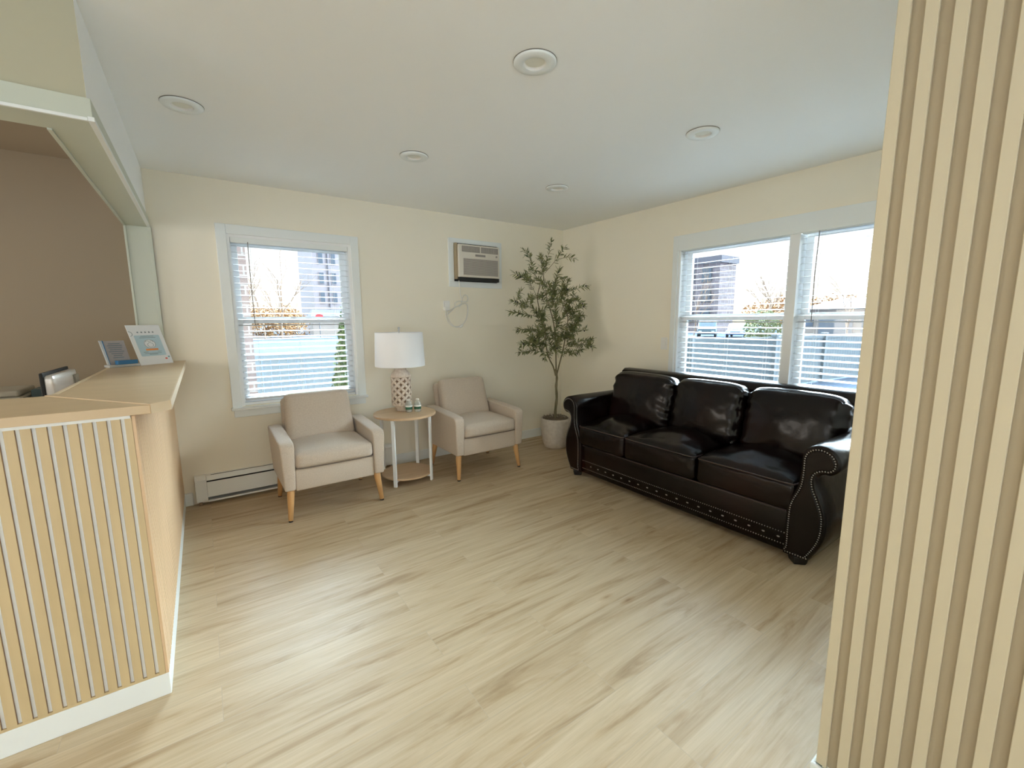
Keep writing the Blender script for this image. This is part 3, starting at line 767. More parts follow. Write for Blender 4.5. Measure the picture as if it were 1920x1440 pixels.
def petal(u0, z0, u1, z1):
    n = 6
    du, dz = u1 - u0, z1 - z0
    L = math.hypot(du, dz); nx, nz = -dz / L, du / L
    top, bot = [], []
    ptsL, ptsR = [], []
    for i in range(n + 1):
        t = i / n
        w = 0.0035 + 0.0085 * math.sin(PI * t)
        ptsL.append((u0 + du * t + nx * w, z0 + dz * t + nz * w)); ptsR.append((u0 + du * t - nx * w, z0 + dz * t - nz * w))
    poly = ptsL + ptsR[::-1]
    for i in range(n):
        q = [ptsL[i], ptsL[i + 1], ptsR[i + 1], ptsR[i]]
        mid = [((ptsL[i][0] + ptsR[i][0]) / 2, (ptsL[i][1] + ptsR[i][1]) / 2), ((ptsL[i + 1][0] + ptsR[i + 1][0]) / 2, (ptsL[i + 1][1] + ptsR[i + 1][1]) / 2)]
        b.face([cyl(*q[0], 0.0855), cyl(*q[1], 0.0855), cyl(*mid[1], 0.0885), cyl(*mid[0], 0.0885)])
        b.face([cyl(*mid[0], 0.0885), cyl(*mid[1], 0.0885), cyl(*q[2], 0.0855), cyl(*q[3], 0.0855)])
        b.face([cyl(*q[0], 0.070), cyl(*q[1], 0.070), cyl(*q[1], 0.0855), cyl(*q[0], 0.0855)])
        b.face([cyl(*q[3], 0.0855), cyl(*q[2], 0.0855), cyl(*q[2], 0.070), cyl(*q[3], 0.070)])
for i in range(NC):
    for j in range(rows + 1):
        if j < rows:
            cx_, cz_ = (i + 0.5) * S, z00 + (j + 0.5) * zs
            for (dx, dz) in ((-0.5, -0.5), (0.5, -0.5), (-0.5, 0.5), (0.5, 0.5)):
                petal(cx_, cz_, cx_ + dx * S, cz_ + dz * zs)
b.build('lattice', M['lampwood'], tl, fixn=False)
MB().lathe([(0.0835, 0.050), (0.0875, 0.054), (0.0875, 0.062), (0.0835, 0.066)], n=48, cap=False).build('lower_band', M['lampwood'], tl, smooth=True)
MB().tube([(0, 0, 0.39), (0, 0, 0.73)], 0.005, 8).build('stem', M['alu'], tl)
b = MB()
b.lathe([(0.215, 0.400), (0.203, 0.692)], n=64, cap=False).lathe([(0.211, 0.402), (0.199, 0.690)], n=64, cap=False)
b.lathe([(0.215, 0.400), (0.211, 0.402)], n=64, cap=False).lathe([(0.203, 0.692), (0.199, 0.690)], n=64, cap=False)
sh = b.build('lamp_shade', M['lampshade'], tl, smooth=True, fixn=False)
b = MB()
for a in (0, 120, 240):
    b.tube([(0, 0, 0.685), (0.2 * math.cos(math.radians(a)), 0.2 * math.sin(math.radians(a)), 0.685)], 0.002, 6)
b.build('shade_spider', M['alu'], sh)
MB().lathe([(0.006, 0.70), (0.008, 0.712), (0.005, 0.72), (0.010, 0.728), (0.007, 0.738)], n=16).build('finial', M['alu'], tl, smooth=True)

# ------------------------------------------------------------------ small water bottles
wb = None
for x, y, lab in ((-2.176, -0.452, 'small clear water bottle touching the lamp base'), (-2.106, -0.478, 'small clear water bottle, the front one, away from the lamp base')):
    if wb is None:
        wb = empty('water_bottle', (x, y, 0.604), 0.4, lab, 'bottle', 'small water bottles on the side table')
        MB().lathe([(0.022, 0.0), (0.029, 0.004), (0.030, 0.012), (0.0285, 0.018), (0.030, 0.024), (0.030, 0.066), (0.0285, 0.072), (0.027, 0.080), (0.020, 0.095), (0.012, 0.102)], n=32).build('body', M['pet'], wb, smooth=True)
        lb = MB().lathe([(0.0306, 0.026), (0.0306, 0.062)], n=32, cap=False).build('label', M['labelgreen'], wb, smooth=True, label='dark green label')
        MB().lathe([(0.0309, 0.048), (0.0309, 0.063)], n=32, cap=False).build('label_band', M['labelwhite'], lb, smooth=True)
        MB().lathe([(0.0135, 0.102), (0.0135, 0.113), (0.012, 0.115)], n=24).build('cap', M['plastic'], wb, smooth=True)
    else:
        o = copy_tree(wb); o.location = (x, y, 0.604); o['label'] = lab

# ------------------------------------------------------------------ baseboard heater
he = empty('baseboard_heater', (-2.98, -0.001, 0), 0, 'long white baseboard heater running along the wall behind the armchair', 'heater')
def heatprof(x0, x1):
    return MB().prism([(0.0, 0.225), (-0.045, 0.225), (-0.066, 0.200), (-0.066, 0.190), (-0.012, 0.205), (0.0, 0.205)], 'x', x0, x1)
heatprof(-0.69, 0.70).build('hood', M['heater'], he, bevel=0.002)
MB().box(-0.66, 0.67, -0.041, -0.030, 0.2251, 0.2257).build('top_slot', M['black'], he, label='dark slot in the top')
MB().box(-0.69, 0.70, -0.068, -0.064, 0.060, 0.180).build('front_cover', M['heater'], he, bevel=0.001)
MB().box(-0.69, 0.70, -0.060, -0.0005, 0.030, 0.036).box(-0.69, 0.70, -0.073, -0.060, 0.024, 0.036).build('bottom_rail', M['heater'], he)
b = MB()
for i in range(230):
    xx = -0.685 + i * 0.006
    b.box(xx, xx + 0.0012, -0.052, -0.010, 0.045, 0.16)
b.build('fins', M['alu'], he, kind='stuff')
MB().box(-0.70, 0.70, -0.008, -0.0005, 0.02, 0.204).build('back_plate', M['black'], he)
for x0, x1 in ((-0.765, -0.691), (0.701, 0.775)):
    MB().prism([(0.0, 0.228), (-0.046, 0.228), (-0.069, 0.203), (-0.070, 0.030), (0.0, 0.030)], 'x', x0, x1).build('end_cap', M['heater'], he, bevel=0.002)
for xx in (-0.74, 0.74, 0.0):
    MB().box(xx - 0.01, xx + 0.01, -0.06, -0.01, 0.0, 0.03 if abs(xx) > 0.1 else 0.029).build('bracket_foot', M['slatside'], he)

# ------------------------------------------------------------------ air conditioner in its wall sleeve
b = MB()
b.box(-1.523, -0.888, -0.016, -0.0005, 2.166, 2.212).box(-1.523, -0.888, -0.016, -0.0005, 1.733, 1.789).box(-1.523, -1.466, -0.016, -0.0005, 1.789, 2.166).box(-0.944, -0.888, -0.016, -0.0005, 1.789, 2.166)
struct('trim_5', b, M['trim'], bevel=0.002)
aw = empty('air_conditioner', (-1.205, 0, 1.79), 0, 'through-wall air conditioner in a white surround above the cord', 'air conditioner')
MB().box(-0.258, -0.236, -0.050, 0.1095, 0.020, 0.372).build('side_sleeve', M['actan'], aw, bevel=0.003, label='tan side of the casing')
MB().box(-0.2595, 0.2595, 0.110, 0.148, 0.0006, 0.3745).build('light_block_plate', M['actan'], aw)  # unseen plate added to stop outside light leaking round the unit
b = MB(); b.box(-0.259, 0.259, -0.012, 0.1095, 0.0006, 0.018).box(0.250, 0.2590, -0.03, 0.1095, 0.0185, 0.372).box(-0.2355, 0.2495, -0.03, 0.1095, 0.362, 0.3745)
b.build('foam_seal', M['black'], aw, bevel=0.003, label='black foam around the casing')
MB().box(-0.2355, 0.2495, -0.075, 0.1095, 0.040, 0.3615).build('body', M['acwhite'], aw, bevel=0.006)
b = MB()
b.box(-0.235, 0.252, -0.066, -0.0125, 0.004, 0.0395)
b.build('lower_tray', M['black'], aw, bevel=0.004)
b = MB(); b.box(-0.200, 0.010, -0.0775, -0.0755, 0.288, 0.345).box(0.024, 0.230, -0.0775, -0.0755, 0.288, 0.345)
vg = b.build('air_outlet', M['acgrey'], aw, label='dark upper vents')
b = MB()
for x0, x1 in ((-0.200, 0.010), (0.024, 0.230)):
    k = 0
    while x0 + 0.012 + k * 0.016 < x1:
        xx = x0 + 0.010 + k * 0.016
        b.box(xx, xx + 0.004, -0.0800, -0.0776, 0.292, 0.341); k += 1
b.build('vent_vanes', M['aclouver'], vg)
b = MB()
b.box(-0.185, 0.228, -0.0765, -0.0752, 0.062, 0.225)
gr = b.build('intake_grille', M['acgrey'], aw)
b = MB()
for i in range(15):
    z = 0.066 + i * 0.0108
    b.hexa([(-0.185, -0.0815, z), (0.228, -0.0815, z), (0.228, -0.0766, z), (-0.185, -0.0766, z), (-0.185, -0.0800, z + 0.006), (0.228, -0.0800, z + 0.006), (0.228, -0.0766, z + 0.006), (-0.185, -0.0766, z + 0.006)])
b.build('louvres', M['aclouver'], gr)
MB().box(-0.045, 0.075, -0.0775, -0.0755, 0.250, 0.270).build('name_badge', M['acgrey'], aw, label='small grey badge')
MB().tube([(0.210, -0.0755, 0.262), (0.210, -0.084, 0.262)], 0.009, 16).build('knob', M['acgrey'], aw, smooth=True)

ol = empty('wall_outlet', (-1.555, 0, 1.535), 0, 'white wall outlet with a plug, left of the coiled cord', 'outlet')
MB().box(-0.036, 0.036, -0.008, -0.0005, -0.042, 0.058).build('cover_plate', M['plastic'], ol, bevel=0.003)
MB().box(-0.020, 0.020, -0.012, -0.008, -0.028, 0.044).build('socket', M['plastic'], ol, bevel=0.002)
pc = empty('power_cord', (0, 0, 0), 0, 'pale coiled power cord hanging under the air conditioner', 'cord')
pts = [(-1.43, -0.045, 1.80), (-1.42, -0.040, 1.74), (-1.405, -0.02, 1.66), (-1.385, -0.018, 1.60), (-1.40, -0.022, 1.565), (-1.45, -0.02, 1.535), (-1.50, -0.018, 1.515), (-1.55, -0.03, 1.50)]
cordm = M['cord']
MB().tube(catmull(pts, 8), 0.0048, 8).build('cord', cordm, pc, smooth=True)
pts = [(-1.575, -0.03, 1.495), (-1.575, -0.022, 1.44), (-1.545, -0.02, 1.375), (-1.485, -0.018, 1.335), (-1.415, -0.018, 1.34), (-1.355, -0.018, 1.385), (-1.325, -0.018, 1.46), (-1.320, -0.02, 1.535), (-1.345, -0.024, 1.565), (-1.39, -0.03, 1.560), (-1.43, -0.03, 1.53)]
MB().tube(catmull(pts, 8), 0.0048, 8).build('cord_loop', cordm, pc, smooth=True)
pts = [(-1.40, -0.03, 1.58), (-1.385, -0.03, 1.63), (-1.35, -0.026, 1.655), (-1.318, -0.024, 1.63), (-1.335, -0.028, 1.59), (-1.375, -0.034, 1.585), (-1.43, -0.03, 1.59), (-1.47, -0.026, 1.57), (-1.47, -0.022, 1.535), (-1.50, -0.02, 1.50), (-1.56, -0.016, 1.45)]
MB().tube(catmull(pts, 8), 0.0045, 8).build('cord_loop', cordm, pc, smooth=True)
pts = [(-1.56, -0.03, 1.49), (-1.555, -0.028, 1.43), (-1.52, -0.028, 1.365), (-1.47, -0.026, 1.328), (-1.42, -0.026, 1.330)]
MB().tube(catmull(pts, 8), 0.0045, 8).build('cord_loop', cordm, pc, smooth=True)
MB().box(-1.592, -1.552, -0.045, -0.0125, 1.495, 1.53).build('plug', M['plastic'], pc, bevel=0.004)
MB().pad((0.026, 0.018, 0.045), 0.007, n=8).xf(Matrix.Translation((-1.405, -0.024, 1.338)) @ Matrix.Rotation(math.radians(55), 4, 'Y')).build('cord_clip', M['plastic'], pc, smooth=True)

ls = empty('light_switch', (0, -1.466, 1.165), 0, 'white light switch on the wall beside the double window', 'light switch')
MB().box(-0.007, -0.0005, -0.036, 0.036, -0.058, 0.058).build('cover_plate', M['plastic'], ls, bevel=0.002)
MB().box(-0.011, -0.007, -0.016, 0.016, -0.033, 0.033).build('rocker', M['plastic'], ls, bevel=0.001)

# ------------------------------------------------------------------ potted olive tree
ot = empty('potted_olive_tree', (-0.49, -0.46, 0), 0, 'tall artificial olive tree in a pale round pot in the corner', 'potted tree')
b = MB()
b.lathe([(0.105, 0.0), (0.118, 0.004), (0.140, 0.06), (0.155, 0.14), (0.161, 0.22), (0.160, 0.30), (0.156, 0.325), (0.150, 0.328), (0.146, 0.322), (0.145, 0.28)], c=(0, 0.0, 0), n=48)
b.build('pot', M['pot'], ot, smooth=True)
random.seed(4)
b = MB()
b.lathe([(0.144, 0.292), (0.10, 0.312), (0.05, 0.322), (0.01, 0.325)], n=40)
for i in range(420):
    a, r = random.uniform(0, 2 * PI), 0.138 * math.sqrt(random.random())
    x, y = r * math.cos(a), r * math.sin(a)
    z = 0.312 + random.uniform(0.0, 0.022)
    d = Vector((random.uniform(-1, 1), random.uniform(-1, 1), random.uniform(-0.2, 0.6))).normalized() * random.uniform(0.012, 0.03)
    b.tube([(x, y, z), (x + d.x * 0.5, y + d.y * 0.5, z + abs(d.z)), (min(0.15, x + d.x), y + d.y, z + d.z * 0.4)], 0.0022, 4)
b.build('moss', M['moss'], ot)
OY = -0.04
def jig(pts, r, nn=5):
    c = catmull([(p[0], p[1] + OY, p[2]) for p in pts], nn)
    return c
tk = jig([(-0.030, 0, 0.30), (-0.034, 0.004, 0.40), (-0.024, -0.004, 0.55), (-0.028, 0.0, 0.68), (-0.020, 0, 0.78), (-0.036, 0, 0.87)], 1)
MB().tube(tk, [0.0155 - 0.004 * i / (len(tk) - 1) + 0.0012 * math.sin(i * 1.7) for i in range(len(tk))], 12).build('trunk', M['bark'], ot, smooth=True)
stems = [
    [(-0.036, 0, 0.80), (-0.064, 0.01, 0.90), (-0.105, 0.03, 0.99), (-0.139, 0.04, 1.129), (-0.167, 0.03, 1.331), (-0.27, 0.02, 1.585), (-0.258, 0, 1.749)],
    [(-0.030, 0, 0.83), (-0.042, -0.01, 0.971), (-0.053, -0.01, 1.177), (-0.075, 0, 1.38), (-0.129, 0, 1.519), (-0.169, 0, 1.636)],
    [(-0.026, 0, 0.80), (0.011, -0.01, 0.937), (0.064, 0, 1.069), (0.120, 0.01, 1.275), (0.128, 0, 1.43), (0.058, 0, 1.541)]]
b = MB()
for s_ in stems:
    c = jig(s_, 1)
    b.tube(c, [0.0085 - 0.005 * i / (len(c) - 1) for i in range(len(c))], 8)
b.build('branches', M['bark'], ot, smooth=True)
TW = [
    (0, [(-0.169, 0.0, 1.636), (-0.208, 0.0, 1.866), (-0.158, 0.0, 2.013), (-0.108, 0.0, 2.188)]),
    (0, [(-0.196, 0.0, 1.867), (-0.063, -0.01, 1.999), (0.059, -0.02, 2.143)]),
    (0, [(-0.041, 0.0, 2.007), (0.06, -0.05, 2.037), (0.122, -0.1, 2.022)]),
    (1, [(-0.182, 0.0, 1.655), (-0.245, 0.017, 1.789), (-0.319, 0.033, 1.882), (-0.355, 0.05, 2.06)]),
    (1, [(-0.258, 0.0, 1.749), (-0.442, 0.0, 1.807), (-0.571, 0.0, 1.847)]),
    (0, [(-0.283, 0.0, 1.585), (-0.306, 0.05, 1.712), (-0.391, 0.1, 1.846)]),
    (1, [(-0.208, 0.0, 1.79), (-0.201, 0.04, 1.938), (-0.182, 0.08, 2.039)]),
    (2, [(-0.116, 0.0, 1.479), (-0.065, 0.0, 1.727), (-0.001, 0.0, 1.917)]),
    (0, [(-0.051, 0.0, 1.659), (0.083, -0.09, 1.697), (0.23, -0.18, 1.746)]),
    (1, [(0.003, 0.0, 1.58), (0.177, -0.08, 1.591), (0.213, -0.16, 1.538)]),
    (2, [(-0.154, 0.0, 1.38), (-0.363, 0.025, 1.527), (-0.572, 0.05, 1.581)]),
    (0, [(-0.193, 0.0, 1.42), (-0.445, -0.05, 1.448), (-0.69, -0.1, 1.474)]),
    (1, [(-0.127, 0.0, 1.179), (-0.306, 0.05, 1.283), (-0.479, 0.1, 1.295)]),
    (2, [(-0.126, 0.0, 1.129), (-0.352, -0.025, 1.168), (-0.541, -0.05, 1.156)]),
    (1, [(-0.112, 0.0, 0.996), (-0.274, 0.01, 1.074), (-0.514, 0.02, 1.075)]),
    (0, [(-0.098, 0.0, 0.985), (-0.202, -0.06, 1.045), (-0.303, -0.12, 1.004)]),
    (1, [(0.064, 0.0, 1.069), (0.101, -0.125, 1.146), (0.259, -0.25, 1.196)]),
    (1, [(0.077, 0.0, 1.121), (0.208, -0.16, 1.133), (0.19, -0.32, 1.12)]),
    (1, [(0.064, 0.0, 1.069), (0.131, -0.05, 1.038), (0.197, -0.1, 1.048)]),
    (0, [(0.144, 0.0, 1.326), (0.164, -0.1, 1.266), (0.193, -0.2, 1.287)]),
    (2, [(0.13, 0.0, 1.378), (0.18, -0.05, 1.46), (0.187, -0.1, 1.54)]),
    (2, [(-0.048, 0.0, 1.379), (-0.084, -0.04, 1.499), (-0.172, -0.08, 1.623)]),
    (2, [(-0.073, 0.0, 1.178), (-0.099, -0.06, 1.28), (-0.1, -0.12, 1.36)]),
    (2, [(0.063, 0.0, 1.173), (0.15, -0.025, 1.275), (0.153, -0.05, 1.419)]),
    (1, [(-0.103, 0.0, 1.519), (-0.145, 0.06, 1.58), (-0.135, 0.12, 1.663)]),
    (2, [(-0.072, 0.0, 1.076), (-0.063, 0.075, 1.175), (-0.096, 0.15, 1.277)]),
    (2, [(-0.046, 0.0, 1.126), (0.052, 0.05, 1.193), (0.238, 0.1, 1.207)]),
    (2, [(-0.153, 0.0, 1.28), (-0.277, -0.025, 1.381), (-0.347, -0.05, 1.477)]),
    (2, [(0.006, 0.0, 1.379), (0.137, 0.025, 1.481), (0.186, 0.05, 1.586)]),
    (1, [(0.031, 0.0, 1.48), (0.039, -0.05, 1.599), (0.019, -0.1, 1.714)]),
    (2, [(-0.205, 0.0, 1.082), (-0.29, -0.01, 1.165), (-0.398, -0.02, 1.228)]),
    (2, [(-0.037, 0.0, 1.58), (0.092, 0.04, 1.645), (0.14, 0.08, 1.791)]),
    (2, [(0.13, 0.0, 1.316), (0.215, -0.06, 1.347), (0.184, -0.12, 1.428)]),
    (1, [(-0.078, 0.0, 1.678), (-0.181, -0.06, 1.71), (-0.232, -0.12, 1.761)]),
    (2, [(-0.125, 0.0, 1.027), (-0.137, -0.075, 1.102), (-0.137, -0.15, 1.106)]),
    (1, [(0.106, 0.0, 1.089), (0.133, 0.0, 1.161), (0.189, 0.0, 1.211)]),
]
tb, lf = MB(), MB()
random.seed(11)
def leaf(B, p, d, L, W, up):
    d = d.normalized(); s = d.cross(up)
    if s.length < 1e-3: s = d.cross(Vector((1, 0, 0)))
    s.normalize(); n = s.cross(d)
    bend = -n * L * random.uniform(-0.05, 0.22)
    prof = ((0.0, 0.10), (0.18, 0.62), (0.45, 1.0), (0.75, 0.66), (1.0, 0.03))
    rows_ = []
    for t, w in prof:
        c = p + d * L * t + bend * t * t
        rows_.append((B.bm.verts.new(c - s * W * w * 0.5 + n * 0.0015), B.bm.verts.new(c - n * 0.0012), B.bm.verts.new(c + s * W * w * 0.5 + n * 0.0015)))
    for a, c in zip(rows_[:-1], rows_[1:]):
        B.bm.faces.new((a[0], a[1], c[1], c[0])); B.bm.faces.new((a[1], a[2], c[2], c[1]))
def twig(pts, dens, r0=0.0030):
    c = jig(pts, 1, 7)
    c = [Vector((min(p.x, 0.46), min(p.y, 0.43), p.z)) for p in c]
    tb.tube(c, [r0 - (r0 - 0.0009) * i / (len(c) - 1) for i in range(len(c))], 5)
    total = sum((c[i + 1] - c[i]).length for i in range(len(c) - 1))
    start = (0.42, 0.22, 0.05)[dens]
    step = (0.0165, 0.0120, 0.0098)[dens]
    s, i, acc = 0.0, 0, 0.0
    nextp = total * start
    while i < len(c) - 1:
        seg = (c[i + 1] - c[i]).length
        while nextp <= acc + seg and nextp < total:
            t = (nextp - acc) / seg
            p = c[i].lerp(c[i + 1], t); d = (c[i + 1] - c[i]).normalized()
            for sgn in (1, -1):
                side = d.cross(Vector((random.uniform(-1, 1), random.uniform(-1, 1), random.uniform(-1, 1)))).normalized() * sgn
                dr = (d * random.uniform(0.35, 0.9) + side * random.uniform(0.6, 1.0) + Vector((0, 0, random.uniform(-0.3, 0.3))))
                L = random.uniform(0.040, 0.068)
                q = p + dr.normalized() * L
                if q.x < 0.475 and q.y < 0.445:
                    leaf(lf, p, dr, L, random.uniform(0.0105, 0.0155), Vector((random.uniform(-.5, .5), random.uniform(-1, 0.2), random.uniform(0.2, 1))))
            nextp += step * random.uniform(0.8, 1.3)
        acc += seg; i += 1
    tip = c[-1]; d = (c[-1] - c[-2]).normalized()
    if tip.x < 0.43 and tip.y < 0.40:
        leaf(lf, tip, d, 0.045, 0.010, Vector((0, 0, 1)))
    return c
for dens, pts in TW:
    c = twig(pts, dens)
    if random.random() < 0.75:
        for k in range(random.choice((1, 1, 2))):
            p = c[-1 - random.randint(0, 4)] + Vector((random.uniform(-.014, .014), random.uniform(-.014, .004), random.uniform(-.016, .008)))
            if p.x < 0.45: MB().ball(p, 0.0085, 10, (0.8, 0.8, 1.25), Matrix.Rotation(random.uniform(-1, 1), 3, 'X')).build('olive', M['olive'], ot, smooth=True)
    # side shoots
    for k in range(dens * 2):
        m_ = c[random.randint(len(c) // 3, len(c) - 3)]
        dd = Vector((random.uniform(-1, 1), random.uniform(-1, 0.7), random.uniform(-0.2, 1))).normalized() * random.uniform(0.07, 0.13)
        a0 = (m_.x, m_.y - OY, m_.z); a1 = (m_.x + dd.x * .5, m_.y - OY + dd.y * .5, m_.z + dd.z * .6); a2 = (m_.x + dd.x, m_.y - OY + dd.y, m_.z + dd.z)
        twig([a0, a1, a2], 1, 0.0018)
tb.build('twigs', M['bark'], ot)
lf.build('foliage', M['leaf'], ot, kind='stuff', fixn=False)

# ------------------------------------------------------------------ leather sofa
# local x: -front .. +back, local y along the length; origin on the floor at the centre
so = empty('leather_sofa', (-0.50, -2.165, 0), 0, 'dark brown leather three-seat sofa with rolled arms and nailhead trim', 'sofa')
LE = M['leather']
def wr(p, amp, f, seed):
    return noise.noise(Vector((p.x * f + seed, p.y * f, p.z * f))) * amp
# base box / front apron
def apron(p, u, v, t):
    return p
MB().box(-0.425, 0.40, -0.845, 0.845, 0.040, 0.295).build('base_frame', LE, so, bevel=0.015, seg=3, smooth=True)
# outer back
b = MB()
b.prism([(0.19, 0.20), (0.215, 0.86), (0.235, 0.905), (0.27, 0.925), (0.33, 0.925), (0.375, 0.905), (0.40, 0.86), (0.41, 0.20)], 'y', -0.985, 0.985)
b.build('back_frame', LE, so, smooth=True, bevel=0.018, seg=3)
# arms
AP = [(0.838, 0.042), (0.838, 0.30), (0.850, 0.38), (0.884, 0.47), (0.892, 0.56), (0.893, 0.640), (0.918, 0.690), (0.962, 0.714), (1.010, 0.712), (1.052, 0.688), (1.076, 0.645), (1.072, 0.597), (1.040, 0.566), (1.000, 0.560), (0.976, 0.535), (0.980, 0.48), (1.010, 0.41), (1.036, 0.33), (1.038, 0.23), (1.015, 0.14), (0.965, 0.042)]
apc = [(p.x, p.y) for p in catmull([(a, z, 0) for a, z in AP], 4)]
def inset(poly, d):
    n = len(poly); out = []
    area2 = sum(poly[i][0] * poly[(i + 1) % n][1] - poly[(i + 1) % n][0] * poly[i][1] for i in range(n))
    sg = 1 if area2 > 0 else -1
    for i in range(n):
        a, b_, c = Vector(poly[i - 1]), Vector(poly[i]), Vector(poly[(i + 1) % n])
        t = (c - a)
        if t.length < 1e-9: out.append(poly[i]); continue
        t.normalize(); nn = Vector((-t.y, t.x)) * sg
        out.append((b_.x + nn.x * d, b_.y + nn.y * d))
    return out
for s in (1, -1):
    b = MB()
    rings = []
    for x, d in ((-0.452, 0.012), (-0.447, 0.004), (-0.438, 0.0), (-0.30, -0.002), (-0.05, 0.0), (0.20, 0.0), (0.36, 0.0), (0.385, 0.008), (0.392, 0.022)):
        rings.append([(x, s * a, z) for a, z in (inset(apc, d) if d else apc)])
    b.rings(rings)
    am = b.build('arm', LE, so, smooth=True, bevel=0.004)
    ip = inset(apc, 0.026)
    b = MB(); rr = []
    for x, d in ((-0.4515, 0.0245), (-0.4575, 0.0265), (-0.4605, 0.0305)):
        rr.append([(x, s * a, z) for a, z in inset(apc, d)])
    b.rings(rr)
    b.build('front_panel', LE, am, smooth=True)
    b = MB()
    path = [Vector((-0.4585, s * a, z)) for a, z in inset(apc, 0.0215)] 
    acc = 0; last = path[0]
    for k in range(len(path)):
        a_, c_ = path[k], path[(k + 1) % len(path)]
        L = (c_ - a_).length; n_ = 0
        pos = 0.0
        while acc + (L - pos) >= 0.0135:
            step = 0.0135 - acc; pos += step; acc = 0
            q = a_.lerp(c_, pos / L); b.ball(q, 0.0042, 6, (0.55, 1, 1))
        acc += L - pos
    b.build('nailhead_trim', M['brass'], am, smooth=True, label='bright nailhead trim outlining the arm front')
# lower rail moulding with nails
b = MB()
for z, st_ in ((0.085, 0.0155), (0.155, 0.0155)):
    y = -0.83
    while y < 0.83:
        b.ball((-0.4265, y, z), 0.0036, 6, (0.5, 1, 1)); y += st_
y = -0.80
while y < 0.80:
    b.ball((-0.4265, y, 0.12), 0.0072, 8, (0.4, 1.3, 0.7)); y += 0.085
b.build('nailhead_rail', M['brass'], so, smooth=True)
MB().tube([(-0.428, -0.83, 0.292), (-0.431, 0, 0.290), (-0.428, 0.83, 0.292)], 0.005, 8).build('welt', M['piping'], so, smooth=True)
# seat cushions
for i, (y0, y1) in enumerate(((0.262 + 0.106, 0.912), (-0.256, 0.362), (-0.88, -0.262))):
    cy, w = (y0 + y1) / 2, y1 - y0
    if i == 0: cy, w = (0.366 + 0.880) / 2, 0.880 - 0.366
    def fn(p, u, v, t, i=i):
        z = p.z
        if t > 0.2: z += wr(Vector((p.x, p.y, 0)), 0.010, 9, 3.1 * i) + wr(Vector((p.x, p.y, 0)), 0.004, 24, 7.7 * i)
        p2 = Vector((p.x, p.y, z))
        if u < -0.6: p2.x += wr(Vector((p.y, p.z, 1)), 0.006, 14, i)
        return p2
    MB().pad((0.60, w, 0.185), 0.038, (0.080, 0.010, 0.012), 26, fn=fn, at=(-0.150, cy, 0.385)).build('seat_cushion', LE, so, smooth=True)
    xx, zz = -0.446, 0.462
    pth = [(-0.10, cy - w / 2 + 0.012, zz - 0.004), (-0.35, cy - w / 2 + 0.010, zz), (xx + 0.02, cy - w / 2 + 0.014, zz), (xx, cy - w / 2 + 0.05, zz), (xx - 0.010, cy, zz + 0.003), (xx, cy + w / 2 - 0.05, zz), (xx + 0.02, cy + w / 2 - 0.014, zz), (-0.35, cy + w / 2 - 0.010, zz), (-0.10, cy + w / 2 - 0.012, zz - 0.004)]
    MB().tube(catmull(pth, 6), 0.0042, 8).build('piping', M['piping'], so, smooth=True)
# back cushions
for i, (y0, y1) in enumerate(((0.262, 0.895), (-0.315, 0.240), (-0.935, -0.345))):
    cy, w = (y0 + y1) / 2, y1 - y0
    def fn(p, u, v, t, i=i):
        # rounded upper corners and pinched side folds
        k = max(0, t) ** 3
        p.z -= 0.030 * k * abs(v) ** 4
        e = abs(v) ** 6
        fold = e * 0.009 * math.sin(t * 15 + i + wr(p, 3, 6, i))
        p.x += fold * (1 if u < 0 else 0.3)
        p.y += (1 if v > 0 else -1) * e * 0.004 * math.sin(t * 21 + 2 * i)
        p.x += wr(p, 0.005, 5, 5.3 * i) + wr(p, 0.0035, 19, 2.9 * i)
        return p
    m_ = Matrix.Translation((0.015, cy, 0.455)) @ Matrix.Rotation(math.radians(13), 4, 'Y')
    MB().pad((0.19, w + 0.012, 0.475), 0.070, (0.0, 0.008, 0.040), 30, fn=fn, at=(0, 0, 0.2375)).xf(m_).build('back_cushion', LE, so, smooth=True)
    pth = []
    for k in range(41):
        a = PI * k / 40
        # superellipse outline over the top of the cushion front edge
        ca, sa = math.cos(a), math.sin(a)
        yy = (w / 2 - 0.012) * (abs(ca) ** 0.28) * (1 if ca > 0 else -1)
        z_ = 0.18 + 0.272 * (abs(sa) ** 0.30)
        pth.append(m_ @ Vector((-0.055, yy, z_ - 0.022 * (abs(ca) ** 0.28) ** 4)) - Vector((0, cy, 0)) + Vector((0, cy, 0)))
    MB().tube(pth, 0.0045, 8).build('piping', M['piping'], so, smooth=True)
for x in (-0.41, 0.35):
    for y in (-0.905, 0.905):
        MB().lathe([(0.044, 0.0), (0.050, 0.012), (0.058, 0.04), (0.058, 0.054)], c=(x, y, 0), n=4).build('foot', M['footwood'], so, bevel=0.006)

# ------------------------------------------------------------------ outside
GZ = -0.5
struct('ground', MB().box(-60, 140, -60, 160, GZ - 0.3, GZ), M['asphalt'])
struct('bounce_strip', MB().box(-5, 5.9, 0.16, 5.9, GZ + 0.002, GZ + 0.05).box(0.16, 4.1, -8, 0.16, GZ + 0.002, GZ + 0.05), M['bounce_strip'])  # added ground strip, its tone set for light bounced at the windows
struct('pavement', MB().box(-8, 9, 48, 53, GZ + 0.002, GZ + 0.06).box(-3, 20, 60, 62, GZ + 0.002, GZ + 0.06), M['pavement'])

